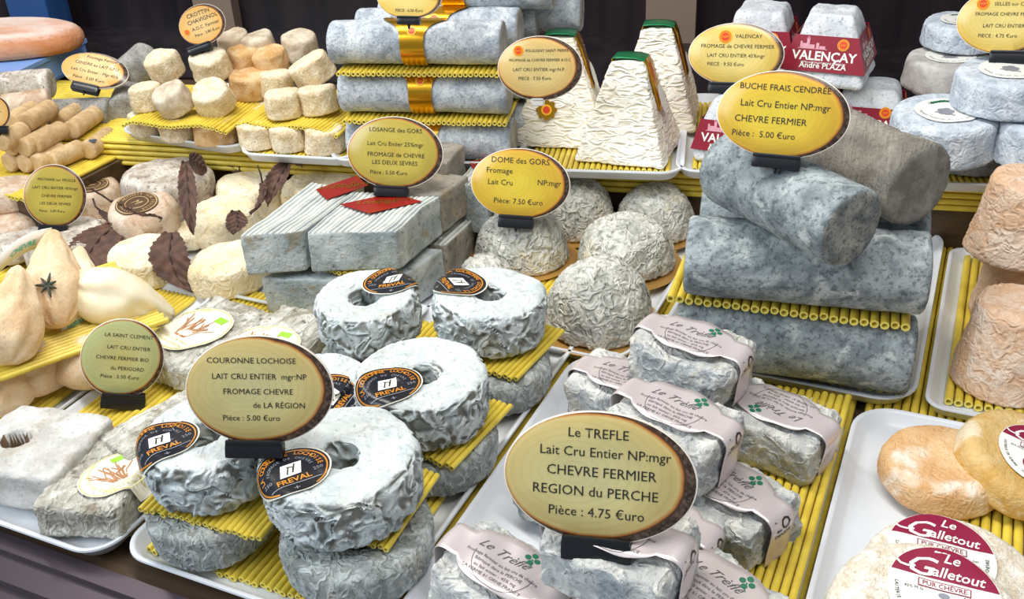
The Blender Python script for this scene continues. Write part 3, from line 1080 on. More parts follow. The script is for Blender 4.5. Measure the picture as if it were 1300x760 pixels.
S = ((-0.6216, 0.5006, 0.02), (-0.3307, 0.3123, 0.6984), 0.0677, 0.0694, -0.0042, 0.0368, 0.0116)
sign('round sign for La Saint Clement standing on the yellow mat between the slabs', S, 'face_lime',
     [('LA SAINT CLEMENT', 0.10, 0.55, 0.125), ('LAIT CRU ENTIER', 0.12, 0.24, 0.125), ('CHEVRE FERMIER BIO', 0.0, -0.04, 0.125),
      ('du PERIGORD', 0.14, -0.30, 0.125), ('Pièce : 5.50 €uro', -0.02, -0.52, 0.125)], pin=0.004)

# ================================================================== clover label blocks
tray('white tray under the blocks wrapped with clover labels', -0.283, -0.044, 0.300, 0.718, 0.0066, rad=0.034)
mat('yellow rod mat in the tray of the clover label blocks', (-0.084, 0.560), 0.078, 0.330, 0.0150, 0.0, 0.0062, seed=31, tilt=(0, -0.10))


def clover(t, x, y, s, mi=0, z=0.0):
    for k in range(4):
        a = k * PI / 2
        cx, cy = x + s * 0.62 * math.cos(a), y + s * 0.62 * math.sin(a)
        t.disc(s * 0.40, s * 0.36, mi, z, cx, cy, 2, 14)
    t.stroke([(x, y), (x + s * 0.2, y - s * 0.9), (x + s * 0.6, y - s * 1.2)], s * 0.16, mi, z)


def clover_block(label, loc, rz, tilt=(0, 0), hx=0.045, hy=0.034, hz=0.0225):
    grp = 'goat cheese blocks wrapped in clover label strips'
    o, g = block_cheese('block_cheese', label, loc, hx, hy, hz, 0.008, 'trefle', grp, rz, tilt, 0.0062, 22, 0.0024, None, 0.0022)
    # paper strip: runs over the left end, the top and the right end
    r = 0.008
    X, T = hx + 0.0006, 2 * hz + 0.0006

    def path(s):
        """s = distance along the strip from the middle of the top"""
        sg = 1 if s >= 0 else -1
        s = abs(s)
        flat = X - r
        if s <= flat:
            return Vector((sg * s, 0, T)), Vector((0, 0, 1))
        s -= flat
        q = r * PI / 2
        if s <= q:
            a = s / r
            return Vector((sg * (flat + r * math.sin(a)), 0, T - r + r * math.cos(a))), Vector((sg * math.sin(a), 0, math.cos(a)))
        s -= q
        return Vector((sg * (X - s * 0.10), 0, T - r - s)), Vector((sg, 0, 0.1))

    def fn(x, y, h):
        p, nn = path(x)
        dip = 0.0010 * math.sin(x * 210 + rz * 9) * math.cos(y * 120)
        return Vector((p.x, y, p.z)) + nn * (h + dip + 0.0006)
    half = X - r + r * PI / 2 + hz * 1.5
    n, m = 64, 8
    V, F = [], []
    for i in range(n + 1):
        s = -half + 2 * half * i / n
        e = max(0.0, 1 - (s / 0.028) ** 2)
        hw = 0.0120 + 0.0100 * math.sqrt(e)
        for j in range(m + 1):
            V.append((s, -hw + 2 * hw * j / m))
    for i in range(n):
        for j in range(m):
            a = i * (m + 1) + j
            F.append((a, a + m + 1, a + m + 2, a + 1))
    st = Art().add(V, F, 0, 0).emit(fn, [M['silver']], 'label_strip', o, 'silvery paper strip with a clover print')
    sol = st.modifiers.new('thick', 'SOLIDIFY')
    sol.thickness = 0.0004
    sol.offset = -1
    t = Art()
    t.ring(0.0209, 0.0212, 1, 0, R(180), R(360), ns=36)
    t.text('Le Trèfle', 0.0090, -0.005, 0.0035, 2, 0, shear=0.55, sx=1.1)
    clover(t, 0.0120, 0.0138, 0.0054, 0)
    for k, ln in enumerate(('Fromage fermier au lait cru de chèvre', 'fabriqué dans le PERCHE', 'au lait entier - 45% mg', 'LA FERME 61 ORNE FRANCE')):
        t.text(ln, 0.0034, -0.001, -0.0030 - k * 0.0042, 2, 0)
    t.text('LO', 0.0115, 0.0530, 0.000, 1, 0, bold=0.01, rot=R(90))
    t.text('DENSITE', 0.0042, 0.0580, 0.000, 1, 0, rot=R(90), bold=0.02)
    t.emit(lambda x, y, h: fn(x, y, h + 0.0003), [M['green_ink'], M['dark_ink'], M['soft_ink']], 'lettering', st)
    return o


ZB = Z0 + 0.0445
p = (-0.1602, 0.6386, 0.098)
clover_block('clover label block on top of the pile, touching the lowest ash log', (p[0], p[1] + 0.004, ZB), -0.22, (0.02, 0.03))
p = (-0.1449, 0.5485, 0.098)
clover_block('clover label block behind the upper edge of the Le Trefle sign, second on the pile', (p[0] - 0.002, p[1] + 0.002, ZB), -0.26, (0.0, 0.03))
p = (-0.2266, 0.6361, 0.056)
clover_block('lower clover label block sticking out behind the topmost one towards the dome cheeses', (p[0] + 0.016, p[1], Z0), -0.12)
p = (-0.091, 0.6346, 0.058)
clover_block('clover label block in the bottom layer farthest along the yellow mat, label upside down', (p[0], p[1] + 0.002, Z0), PI - 0.30, (0.0, -0.02))
p = (-0.0974, 0.5363, 0.058)
clover_block('clover label block in the bottom layer on the yellow mat beside the Le Trefle sign', (p[0] - 0.006, p[1] + 0.002, Z0), -0.45)
p = (-0.1431, 0.4243, 0.1)
clover_block('clover label block carrying the Le Trefle sign', (p[0] - 0.001, p[1] + 0.001, ZB), -0.10, (0.02, 0.0))
p = (-0.2207, 0.4136, 0.058)
clover_block('clover label block in the bottom layer at the near side, its label shining white', (p[0], p[1], Z0), -0.15, (0.02, 0.16))
p = (-0.0813, 0.4431, 0.058)
clover_block('clover label block half cut off by the picture edge beside the yellow mat', (p[0] - 0.006, p[1], Z0), -0.40)
p = (-0.1317, 0.4848, 0.058)
clover_block('rough clover label block in the bottom layer hidden behind the Le Trefle sign', (p[0] - 0.010, p[1] + 0.006, Z0), -0.2)
p = (-0.2217, 0.5076, 0.058)
clover_block('clover label block in the bottom layer standing behind the Le Trefle sign', (p[0] + 0.018, p[1] + 0.012, Z0), -0.2)

S = ((-0.1507, 0.406, 0.1), (-0.384, -0.017, 0.2201), 0.1114, 0.078, 0.0003, 0.041, 0.0123)
sign('largest oval sign, for Le Trefle, standing on a clover label block', S, 'face_green',
     [('Le TREFLE', -0.02, 0.42, 0.135), ('Lait Cru Entier NP:mgr', 0.05, 0.22, 0.135), ('CHEVRE FERMIER', 0.02, 0.01, 0.140),
      ('REGION du PERCHE', -0.04, -0.20, 0.140), ('Pièce : 4.75 €uro', -0.02, -0.42, 0.135)])

# ================================================================== claret label rounds
tray('white tray under the flat rounds with claret labels', -0.040, 0.200, 0.300, 0.725, 0.0066, rad=0.034)
mat('yellow rod mat in the tray of the claret label rounds', (0.098, 0.570), 0.150, 0.255, 0.0096, 0.0, 0.0070, seed=41)


def gallet_label(o, g, x, y, r, spin, n=(0, 0, 1), z=0.03):
    up = (math.sin(spin), math.cos(spin), 0)
    a = Art().disc(r, r, 0, 0, nr=8).cap(r * 0.985, r * 0.28, 1, 0.0002)
    b = a.emit(projector(g, (x, y, z), n, up), [M['white_paper'], M['claret']], 'paper_label', o, 'white round label with a claret top')
    t = Art()
    t.text('Le', r * 0.30, r * 0.10, r * 0.66, 0, 0, shear=0.35, bold=0.012)
    # big initial with a swash, then the rest of the word
    t.text('G', r * 0.58, -r * 0.47, r * 0.30, 0, 0, shear=0.30, bold=0.006, sx=1.25)
    t.stroke([(-0.86 * r, 0.50 * r), (-0.78 * r, 0.43 * r), (-0.66 * r, 0.42 * r), (-0.52 * r, 0.46 * r)], r * 0.045, 0, 0)
    t.text('alletout', r * 0.30, r * 0.22, r * 0.34, 0, 0, shear=0.25, bold=0.014)
    t.rect(r * 0.92, r * 0.17, 1, 0, 0, r * 0.14, nx=10)
    t.rect(r * 0.88, r * 0.13, 2, 0.0001, 0, r * 0.14, nx=10)
    t.text('PUR CHÈVRE', r * 0.135, 0, r * 0.095, 1, 0.0003, bold=0.012)
    t.text('45% M.G.', r * 0.09, -r * 0.52, -r * 0.03, 3, 0)
    t.text('Poids net', r * 0.09, r * 0.50, -r * 0.03, 3, 0)
    t.text('180 gr', r * 0.09, r * 0.52, -r * 0.14, 3, 0)
    t.disc(r * 0.10, r * 0.06, 4, 0, 0, -r * 0.04, 2, 16)
    t.disc(r * 0.34, r * 0.30, 1, 0, 0, -r * 0.42, 4, 32)
    t.disc(r * 0.24, r * 0.20, 3, 0.0002, 0.0, -r * 0.44, 3, 24)
    t.disc(r * 0.13, r * 0.13, 5, 0.0003, -r * 0.10, -r * 0.42, 3, 20)
    t.disc(r * 0.18, r * 0.16, 2, 0.0004, r * 0.12, -r * 0.40, 3, 20)
    t.arc('LAITERIE DE CHEVRE - CAILLE', r * 0.10, r * 0.86, R(176), R(268), 3, 0, True)
    t.arc('FROMAGE AU LAIT DE CHEVRE', r * 0.10, r * 0.86, R(275), R(368), 3, 0, True)
    t.emit(projector(g, (x, y, z), n, up, base=0.0010), [M['white_paper'], M['claret'], M['white_paper'], M['dark_ink'], M['grey_ink'], M['orange_ink']],
           'lettering', b)


GR = 'flat rounds in the claret label tray'
p = (0.0254, 0.6471, 0.035)
round_cheese('round_cheese', 'orange round with white bloom and no label, lying flat in the claret label tray', (p[0] + 0.004, p[1], Z0), 0.046, 0.026, 'round_orange', GR, 0.3, (0, 0), 0.044, 0.013, 0.0022, 22)
p = (0.071, 0.6689, 0.05)
o, g = round_cheese('round_cheese', 'honey coloured round with a claret label leaning on the orange round', (p[0] + 0.006, p[1] - 0.006, Z0 + 0.010), 0.048, 0.026, 'round_gold', GR, 0.0, (0.12, 0.30), 0.046, 0.013, 0.0016, 22)
gallet_label(o, g, 0.004, -0.001, 0.0275, 0.02, z=0.027)
p = (0.0357, 0.5308, 0.05)
o, g = round_cheese('round_cheese', 'white round with half covered claret label, farther of the overlapping white rounds', (p[0] + 0.008, p[1] - 0.006, Z0), 0.060, 0.028, 'round_white', GR, 0.0, (0.10, 0.10), 0.058, 0.014, 0.0018, 22)
gallet_label(o, g, -0.012, 0.015, 0.0330, -0.10, z=0.028)
p = (0.0267, 0.4611, 0.07)
o, g = round_cheese('round_cheese', 'white round with a full claret label, nearest of the overlapping white rounds', (p[0] + 0.003, p[1] + 0.004, Z0 + 0.022), 0.060, 0.028, 'round_white', GR, 0.0, (0.22, 0.10), 0.058, 0.014, 0.0018, 22)
gallet_label(o, g, 0.004, 0.019, 0.0320, -0.10, z=0.028)

# ================================================================== tall orange cones
tray('narrow clear tray under the tall orange cones', 0.010, 0.150, 0.738, 1.040, 0.0066, rad=0.018, mat='tray')
mat('yellow rod mat in the tray of the orange cones', (0.082, 0.895), 0.115, 0.27, 0.0096, 0.0, 0.0076, seed=51)
CG = 'tall orange cones'


def cone(label, loc, r, h, rt, tilt=(0, 0)):
    o, g = round_cheese('cone_cheese', label, loc, r, h, 'cone', CG, random.Random(label).uniform(0, 6), tilt, rt, 0.010, 0.0028, 26, 0.0)
    return o


p = (0.0674, 0.7996, 0.02)
cone('orange cone standing at the near end of its tray', (p[0] + 0.002, p[1] + 0.004, Z0), 0.046, 0.078, 0.036)
p = (0.0757, 0.9045, 0.02)
cone('orange cone of which only the rim shows between the near cone and the one above', (p[0], p[1] + 0.018, Z0), 0.044, 0.070, 0.036)
p = (0.0594, 0.8934, 0.088)
cone('orange cone with a ring marked top standing upon a lower one', (p[0] + 0.002, p[1] + 0.010, Z0 + 0.071), 0.044, 0.076, 0.031)
p = (0.0676, 1.0288, 0.088)
cone('farthest orange cone, next to the bluish drum cheeses', (p[0] + 0.006, p[1] - 0.002, Z0 + 0.062), 0.038, 0.074, 0.030)
p = (0.0835, 1.0866, 0.02)
cone('orange cone underneath the farthest one', (p[0] + 0.012, p[1] + 0.05, Z0), 0.042, 0.062, 0.034)

# ================================================================== ash logs
tray('white tray under the stacked ash logs', -0.225, 0.004, 0.735, 1.075, 0.0066, rad=0.034)
mat('yellow rod mat in the tray under the lowest ash logs', (-0.108, 0.838), 0.195, 0.170, 0.0096, 0.06, 0.0078, seed=61)
LG = 'ash covered logs in a pile'
LR = 0.034
a, b = Vector((-0.1974, 0.7438, 0.05)), Vector((-0.004, 0.7629, 0.05))
log_cheese('lowest near ash log, half under the yellow rods', (a.x, a.y, Z0 + LR), (b.x, b.y, Z0 + LR), LR, 'ash', 'ash_end', LG)
dv = Vector((-0.012, 0.071, 0))
log_cheese('lowest far ash log, hidden behind the near one', (a.x + dv.x + .004, a.y + dv.y, Z0 + LR), (b.x + dv.x, b.y + dv.y, Z0 + LR), LR, 'ash', 'ash_end', LG)
ZM = Z0 + 2 * LR
mc = (a + b) / 2 + dv / 2
mat('yellow rod mat with its rod ends showing between the ash logs', (mc.x - 0.006, mc.y + 0.004, ZM), 0.195, 0.125, None, math.atan2(b.y - a.y, b.x - a.x), 0.0078, seed=62)
a, b = Vector((-0.1906, 0.7334, 0.126)), Vector((-0.0047, 0.7644, 0.126))
zc = ZM + 0.0078 + LR
log_cheese('long bluish ash log in the middle layer, lying across the front of the pile', (a.x, a.y, zc), (b.x, b.y, zc), LR, 'ash', 'ash_end', LG)
log_cheese('ash log in the middle layer behind the front one, seen under the top logs', (a.x + dv.x + .004, a.y + dv.y, zc), (b.x + dv.x + .004, b.y + dv.y, zc), LR, 'ash', 'ash_end', LG)
zt = zc + LR * 2
a, b = Vector((-0.1711, 0.7712, 0.196)), Vector((-0.0589, 0.6909, 0.192))
b2 = b + (a - b).normalized() * 0.0
top_log, top_g = log_cheese('ash log on top lying aslant and pointing at the viewer, under the Buche sign', (a.x, a.y, zt - 0.001), (b.x, b.y, zt - 0.004), 0.0315, 'ash', 'ash_end', LG)
a, b = Vector((-0.1173, 0.8539, 0.196)), Vector((-0.0208, 0.7739, 0.19))
log_cheese('dry brownish ash log on top, farther of the two aslant logs', (a.x, a.y, zt), (b.x, b.y, zt), 0.0345, 'ash_pale', 'ash_pale_end', LG, 0.0016)
S = ((-0.1208, 0.7113, 0.224), (-0.384, 0.0097, 0.097), 0.0958, 0.0638, 0.0002, 0.0358, 0.0088)
sign('yellow oval sign for Buche Frais Cendree on the topmost near ash log', S, 'face_yellow',
     [('BUCHE FRAIS CENDRÉE', -0.01, 0.36, 0.122), ('Lait Cru Entier NP:mgr', 0.02, 0.10, 0.135), ('CHEVRE FERMIER', -0.17, -0.14, 0.135),
      ('Pièce :  5.00 €uro', -0.25, -0.36, 0.125)])

# ================================================================== domes
tray('white tray under the dome cheeses', -0.440, -0.236, 0.712, 1.030, 0.0066, rad=0.030)
mat('yellow rod mat in the tray of the dome cheeses', (-0.338, 0.875), 0.160, 0.28, 0.0096, 0.0, 0.0062, seed=71)
DG = 'dome shaped cheeses on gold boards'


def dome(label, blabel, c, r, h, rz=0.0):
    bo = Geo().add(*lathe(fillet([(0, 0, 0), (r * 1.12, 0, 0.0008), (r * 1.17, 0.0026, 0.0008), (r * 1.12, 0.0022, 0.0003), (0, 0.0018, 0)], 0.004), 56))
    b = link_mesh('cake_board', bo, M['gold_card'], None, 50)
    b.location = (c[0], c[1], Z0)
    tag(b, blabel, 'cake board', 'gold boards under the dome cheeses')
    prof = [(r * 0.97 * k / 12, 0.0) for k in range(13)]
    for k in range(1, 41):
        t = k / 40 * PI / 2
        prof.append((r * math.cos(t) ** 0.72, h * (math.sin(t) ** 0.95)))
    prof[-1] = (0, h)
    V, F = lathe(prof, 130)
    g = Geo().add(V, F)
    for f in F:
        zm = sum(V[i][2] for i in f) / len(f)
    g.V = lump(g.V, 0.0042, 16)
    o = link_mesh('dome_cheese', g, M['dome'])
    o.location = (c[0], c[1], Z0 + 0.0024)
    o.rotation_euler = (0, 0, rz)
    return tag(o, label, 'cheese', DG)


for n, (p, r, h, rz) in {
    'nearest dome cheese, beside the deeply wrinkled ring': ((-0.2822, 0.77, 0.025), 0.0515, 0.064, 0.3),
    'dome cheese in the middle of its tray near the ash logs': ((-0.2956, 0.8904, 0.025), 0.0505, 0.054, 1.2),
    'dome cheese under the Dome des Gors sign': ((-0.405, 0.8711, 0.025), 0.0500, 0.058, 2.3),
    'dome cheese behind the edge of the Dome des Gors sign': ((-0.3791, 0.9579, 0.025), 0.0460, 0.056, 3.1),
    'farthest dome cheese, between the pyramids and the ash logs': ((-0.2917, 0.9792, 0.025), 0.0450, 0.052, 4.4),
    'dome cheese just peeping over the deeply wrinkled ring': ((-0.4168, 0.8039, 0.025), 0.0300, 0.030, 5.0),
}.items():
    dome(n, 'gold board under the ' + n, p, r, h, rz)
S = ((-0.3956, 0.8368, 0.074), (-0.3843, 0.0372, 0.2499), 0.1016, 0.0711, 0.0021, 0.0366, 0.0112)
sign('yellow oval sign for Dome des Gors on a dome cheese', S, 'face_yellow',
     [('DOME des GORS', -0.02, 0.40, 0.150), ('Fromage', -0.70, 0.19, 0.145, 'LEFT'), ('Lait Cru', -0.66, -0.04, 0.145, 'LEFT'), ('NP:mgr', 0.34, 0.0, 0.145, 'LEFT'),
      ('Pièce: 7.50 €uro', -0.02, -0.40, 0.140)])

# ================================================================== lozenges
tray('white tray under the striped lozenge cheeses', -0.672, -0.448, 0.690, 0.960, 0.0066, rad=0.02)
ZG = 'striped lozenge cheeses'


def lozenge(label, A, B, Cc, D, z0, h, mt='lozange', ridged=True, lab=None, amp=0.0018, r=0.0035):
    """block on four corner points, near left, near right, far right, far left"""
    q = [Vector((p[0], p[1], 0)) for p in (A, B, Cc, D)]
    cen = sum(q, Vector()) / 4
    q = [p - cen for p in q]
    wx = ((q[1] - q[0]).length + (q[2] - q[3]).length) / 4
    wy = ((q[3] - q[0]).length + (q[2] - q[1]).length) / 4
    hz = h / 2
    V, F = rbox(wx, wy, hz, r, 0.0014)
    out, mi = [], []
    for p in V:
        u, v = p[0] / wx * 0.5 + 0.5, p[1] / wy * 0.5 + 0.5
        w = q[0] * (1 - u) * (1 - v) + q[1] * u * (1 - v) + q[2] * u * v + q[3] * (1 - u) * v
        z = p[2] + hz
        out.append(Vector((w.x, w.y, z)))
    ph = [math.cos(p[0] / 0.0054 * 2 * PI) for p in V]
    g = Geo().add(lump(out, amp, 22), F)
    if ridged:
        for i, p in enumerate(V):
            if p[2] > hz - 0.0012:
                g.V[i].z += ph[i] * 0.0007
        g.M = [1 if all(V[i][2] > hz - 0.0014 for i in f) and sum(ph[i] for i in f) / 4 < -0.25 else (2 if all(V[i][2] > hz - 0.0014 for i in f) else 0) for f in F]
    o = link_mesh('lozenge_cheese', g, [M[mt], M['groove'], M['ridge']])
    o.location = (cen.x, cen.y, z0)
    tag(o, label, 'cheese', ZG)
    if lab:
        s = lab
        dx = (q[1] - q[0]) * 0.5
        dy = (q[3] - q[0]) * 0.5
        a = Art()
        n = 10
        V2, F2 = [], []
        for j in range(n + 1):
            for i in range(n + 1):
                # a rhombus with its long diagonal across the block
                u, v = i / n * 2 - 1, j / n * 2 - 1
                w = (dx * (u + v) * 0.50 + dy * (v - u) * 0.26) * s[2]
                V2.append((w.x, w.y))
        F2 = [(j * (n + 1) + i, j * (n + 1) + i + 1, (j + 1) * (n + 1) + i + 1, (j + 1) * (n + 1) + i) for j in range(n) for i in range(n)]
        a.add(V2, F2, 0, 0)
        flat = lambda base: (lambda x, y, hh: Vector((x + dx.x * s[0] + dy.x * s[1], y + dx.y * s[0] + dy.y * s[1], h + base + hh)))
        b = a.emit(flat(0.0018), [M['red_foil']], 'foil_label', o, 'red rhombus foil label')
        t = Art()
        d = dx.normalized()
        ang = math.atan2(dx.y, dx.x)
        t.text('Lozange', 0.0125, -dx.x * 0.1 - dy.x * 0.0, -0.003, 0, 0, shear=0.3, rot=ang)
        t.text('des Gors', 0.0100, dx.x * 0.25, dx.y * 0.25 + 0.004, 0, 0, shear=0.3, rot=ang)
        t.emit(flat(0.0021), [M['gold']], 'lettering', b)
    return o


M['groove'] = rind('lozenge_groove', '868d90', 'a3aaaa', '4c545c', speck_amt=0.4, fine=0.0006)
M['ridge'] = rind('lozenge_ridge', 'c2c4bd', 'd6d6ce', '8c9294', speck_amt=0.25, fine=0.0006)
LZ = 0.044
zt = 0.012 + LZ + 0.0058
lozenge('near striped lozenge in the top layer with a whole red label', (-0.5495, 0.6926, 0.106), (-0.469, 0.7275, 0.106), (-0.4657, 0.812, 0.106), (-0.5552, 0.7944, 0.106), zt, LZ, lab=(-0.05, 0.35, 0.95))
lozenge('striped lozenge in the top layer beside the leaf wrapped cheeses', (-0.6064, 0.6659, 0.106), (-0.5536, 0.6947, 0.106), (-0.555, 0.7986, 0.106), (-0.6144, 0.8003, 0.106), zt, LZ, lab=(0.50, 0.70, 0.9))
lozenge('brownish lozenge in the top layer below the Losange sign clip', (-0.5121, 0.8005, 0.106), (-0.4658, 0.814, 0.106), (-0.4627, 0.8722, 0.106), (-0.5146, 0.8687, 0.106), zt, LZ, 'lozange_brown', False)
lozenge('lozenge in the bottom layer nearest to the leaf wrapped cheeses', (-0.6023, 0.6783, 0.056), (-0.5267, 0.6985, 0.056), (-0.5117, 0.7704, 0.056), (-0.5949, 0.7659, 0.056), 0.012, LZ, ridged=False)
lozenge('lozenge in the bottom layer under the near striped one', (-0.5251, 0.7058, 0.056), (-0.4695, 0.7256, 0.056), (-0.4568, 0.7969, 0.056), (-0.513, 0.7886, 0.056), 0.012, LZ, 'lozange', False)
lozenge('striped lozenge in the bottom layer next to the dome cheeses', (-0.5064, 0.7966, 0.056), (-0.4601, 0.8033, 0.056), (-0.4585, 0.8833, 0.056), (-0.508, 0.8837, 0.056), 0.012, LZ, 'lozange_brown')
lozenge('brownish lozenge in the bottom layer behind, under the standing one', (-0.5516, 0.8689, 0.056), (-0.5025, 0.8769, 0.056), (-0.4991, 0.9693, 0.056), (-0.5517, 0.9667, 0.056), 0.012, LZ, 'lozange_brown', False)
lozenge('brown lozenge highest of its pile, seen past the edge of the Losange sign', (-0.5277, 0.8643, 0.14), (-0.4833, 0.8619, 0.14), (-0.4884, 0.9158, 0.14), (-0.5267, 0.9243, 0.14), zt + 0.010, LZ + 0.004, 'lozange_brown', False)
lozenge('striped lozenge with half a red label between the Dome sign and the gold banded logs', (-0.4759, 0.8635, 0.106), (-0.4353, 0.8553, 0.106), (-0.4397, 0.9494, 0.106), (-0.4882, 0.9537, 0.106), zt - 0.02, LZ + 0.012, lab=(-0.5, 0.1, 0.8))
p = (-0.5396, 0.7863, 0.06)
mat('yellow rod mat between the two layers of striped lozenges', (p[0] - 0.008, p[1] + 0.0, 0.0565), 0.130, 0.150, None, -0.10, 0.0056, seed=81)
S = ((-0.512, 0.7932, 0.11), (-0.3845, 0.0534, 0.3223), 0.0978, 0.0718, 0.0027, 0.0351, 0.0095)
sign('olive oval sign for Losange des Gors on a striped lozenge', S, 'face_olive',
     [('LOSANGE des GORS', 0.0, 0.42, 0.115), ('Lait Cru Entier 25%mgr', 0.0, 0.14, 0.115), ('FROMAGE de CHEVRE', 0.02, -0.08, 0.115),
      ('LES DEUX SEVRES', 0.0, -0.24, 0.115), ('Pièce : 5.50 €uro', -0.12, -0.44, 0.105)])

# ================================================================== thin skinned pear shaped cheeses (near left)
tray('white tray of pear shaped cheeses with its rim beside the Saint Clement sign', -0.900, -0.668, 0.420, 0.690, 0.0066, rad=0.02)
p = (-0.6907, 0.5016, 0.012)
mat('lower yellow rod mat under the pear shaped cheeses', (p[0] - 0.075, p[1] + 0.07, 0.0096), 0.150, 0.26, None, 0.02, 0.0056, seed=91)
p = (-0.7178, 0.5235, 0.06)
mat('upper yellow rod mat between the two layers of pear shaped cheeses', (p[0] - 0.010, p[1] + 0.012, 0.060), 0.150, 0.165, None, -0.50, 0.0056, seed=92, tilt=(0.0, 0.0))
PG = 'pear shaped cheeses in thin skins'


def pear(label, wide, tip, r, mt='pear', flat=0.8, sprig=None, pleat=0.13):
    w, t = Vector(wide), Vector(tip)
    w = w - (t - w) * 0.28
    L = (t - w).length
    prof = []
    n = 30
    for i in range(n + 1):
        s = i / n
        z = -r * 0.35 + (L + r * 0.35) * s
        rr = r * max(0.10, math.sin(PI * min(1, s ** 0.75)) ** 0.8 + 0.06)
        prof.append((rr if 0 < i < n else 0.0, z))
    V, F = lathe(prof, 56)
    V2 = []
    for (x, y, z) in V:
        a = math.atan2(y, x)
        k = abs((z + r * 0.35) / (L + r * 0.35) - 0.45) * 1.6
        f = 1 + pleat * (0.6 + k) * math.cos(3 * a + 0.6) + 0.10 * k * math.cos(8 * a)
        V2.append(Vector((x * f, y * f * flat, z)))
    q = (t - w).to_track_quat('Z', 'Y').to_matrix()
    g = Geo().add(lump([q @ v for v in V2], 0.0046, 26, None, False), F)
    o = link_mesh('pear_cheese', g, M[mt])
    o.location = w
    tag(o, label, 'cheese', PG)
    if sprig:
        d, up = Vector(sprig[0]), Vector(sprig[1])
        fn = projector(g, (0, 0, 0), d, up, 0.08, 0.0012)
        gg = Geo()
        for k in range(7):
            a = R(sprig[2] + k * 52)
            l = 0.011 if k % 2 else 0.008
            pts = [fn(sprig[3] + l * s * math.cos(a), sprig[4] + l * s * math.sin(a), 0.0005 + 0.0012 * s) for s in (0.05, 0.4, 0.7, 1.0)]
            gg.add(*tube(pts, [0.0012, 0.0014, 0.0012, 0.0005], 6))
        link_mesh('herb_sprig', gg, M['sprig'], o)['label'] = 'dark sprig of rosemary'
    return o


CD = (0.72, -0.544, 0.431)
pear('upright pear shaped cheese with a rosemary sprig on its front', (-0.7089, 0.5349, 0.09), (-0.7549, 0.5881, 0.125), 0.0250, 'pear', 0.85, (CD, (0, 0, 1), 10, 0.000, 0.030))
pear('pear shaped cheese with a green sprig cut off by the picture edge', (-0.7042, 0.4739, 0.088), (-0.7325, 0.525, 0.125), 0.0260, 'pear', 0.85, (CD, (0, 0, 1), 30, -0.006, 0.016))
pear('pale yellow pear shaped cheese lying with its point near the Saint Clement sign', (-0.6868, 0.5642, 0.085), (-0.6449, 0.6028, 0.045), 0.0270, 'pear_pale', 0.9)
pear('pear shaped cheese in the lower layer behind the Saint Clement sign', (-0.6643, 0.5204, 0.042), (-0.7048, 0.5004, 0.035), 0.0250, 'pear', 0.85)
pear('pear shaped cheese in the lower layer under the upper yellow mat', (-0.7082, 0.4881, 0.042), (-0.6876, 0.5398, 0.04), 0.0250, 'pear', 0.85)
pear('pear shaped cheese lowest at the picture edge, in front of the upper yellow mat', (-0.7127, 0.4612, 0.04), (-0.6945, 0.4758, 0.024), 0.0260, 'pear', 0.85)
pear('pale pear shaped cheese behind the upright one, touching a dried leaf', (-0.7105, 0.5582, 0.082), (-0.7472, 0.6032, 0.1), 0.0200, 'pear_pale', 0.9)


def paper_strip(label, pts, width, text, grp=None):
    g = Geo()
    P3 = [Vector(p) for p in pts]
    V, F = [], []
    for i, p in enumerate(P3):
        V += [p, p + Vector(width)]
    for i in range(len(P3) - 1):
        F.append((2 * i, 2 * i + 2, 2 * i + 3, 2 * i + 1))
    g.add(V, F)
    o = link_mesh('paper_slip', g, M['white_paper'])
    m = o.modifiers.new('t', 'SOLIDIFY')
    m.thickness = 0.0005
    tag(o, label, 'paper slip', 'paper slips among the pear shaped cheeses')
    a, b, w = P3[0], P3[-1], Vector(width)
    x = (b - a).normalized()
    nn = x.cross(w).normalized()
    if nn.dot(Vector(CD)) < 0:
        nn = -nn
    t = Art().text(text, w.length * 0.40, 0, -w.length * 0.2, 0, 0, bold=0.02)

    def fn(px, py, h):
        s = (px + (b - a).length / 2) / (b - a).length * (len(P3) - 1)
        i = max(0, min(len(P3) - 2, int(s)))
        return P3[i].lerp(P3[i + 1], s - i) + w * 0.5 + w.normalized() * py + nn * 0.0009
    t.emit(fn, M['teal_ink'], 'lettering', o)
    return o


a, b = Vector((-0.7698, 0.5276, 0.105)), Vector((-0.7611, 0.5829, 0.11))
paper_strip('white slip with teal letters left of the upright pear shaped cheese', [a.lerp(b, k / 6) + Vector((0, 0, 0.006 * math.sin(k / 6 * PI))) for k in range(7)], (0.004, 0.006, 0.017), 'CHEVRE')
a, b = Vector((-0.6982, 0.5194, 0.06)), Vector((-0.6884, 0.56, 0.062))
paper_strip('white slip with teal letters under the upper yellow mat beside the Saint Clement sign', [a.lerp(b, k / 4) for k in range(5)], (0.002, 0.004, 0.016), 'PERIGORD')

# ================================================================== leaf wrapped cheeses
tray('white tray under the cream cheeses on dried leaves', -0.860, -0.640, 0.715, 0.905, 0.0066, rot=0.20, rad=0.03)
tray('white tray under the mouldy cheeses behind the round leaf cheese sign', -1.130, -0.885, 0.770, 1.000, 0.0066, rot=0.20, rad=0.03)
p = (-0.8731, 0.9562, 0.012)
mat('yellow rod mat behind the cream cheeses under the dried leaves', (p[0] + 0.06, p[1] - 0.09, 0.0096), 0.17, 0.15, None, 0.25, 0.0056, seed=101)
p = (-0.9322, 0.9095, 0.012)
mat('yellow rod mat under the mouldy topmost cheese', (p[0] - 0.04, p[1] - 0.06, 0.0096), 0.19, 0.17, None, 0.25, 0.0056, seed=102)
FG = 'cheeses served on dried leaves'


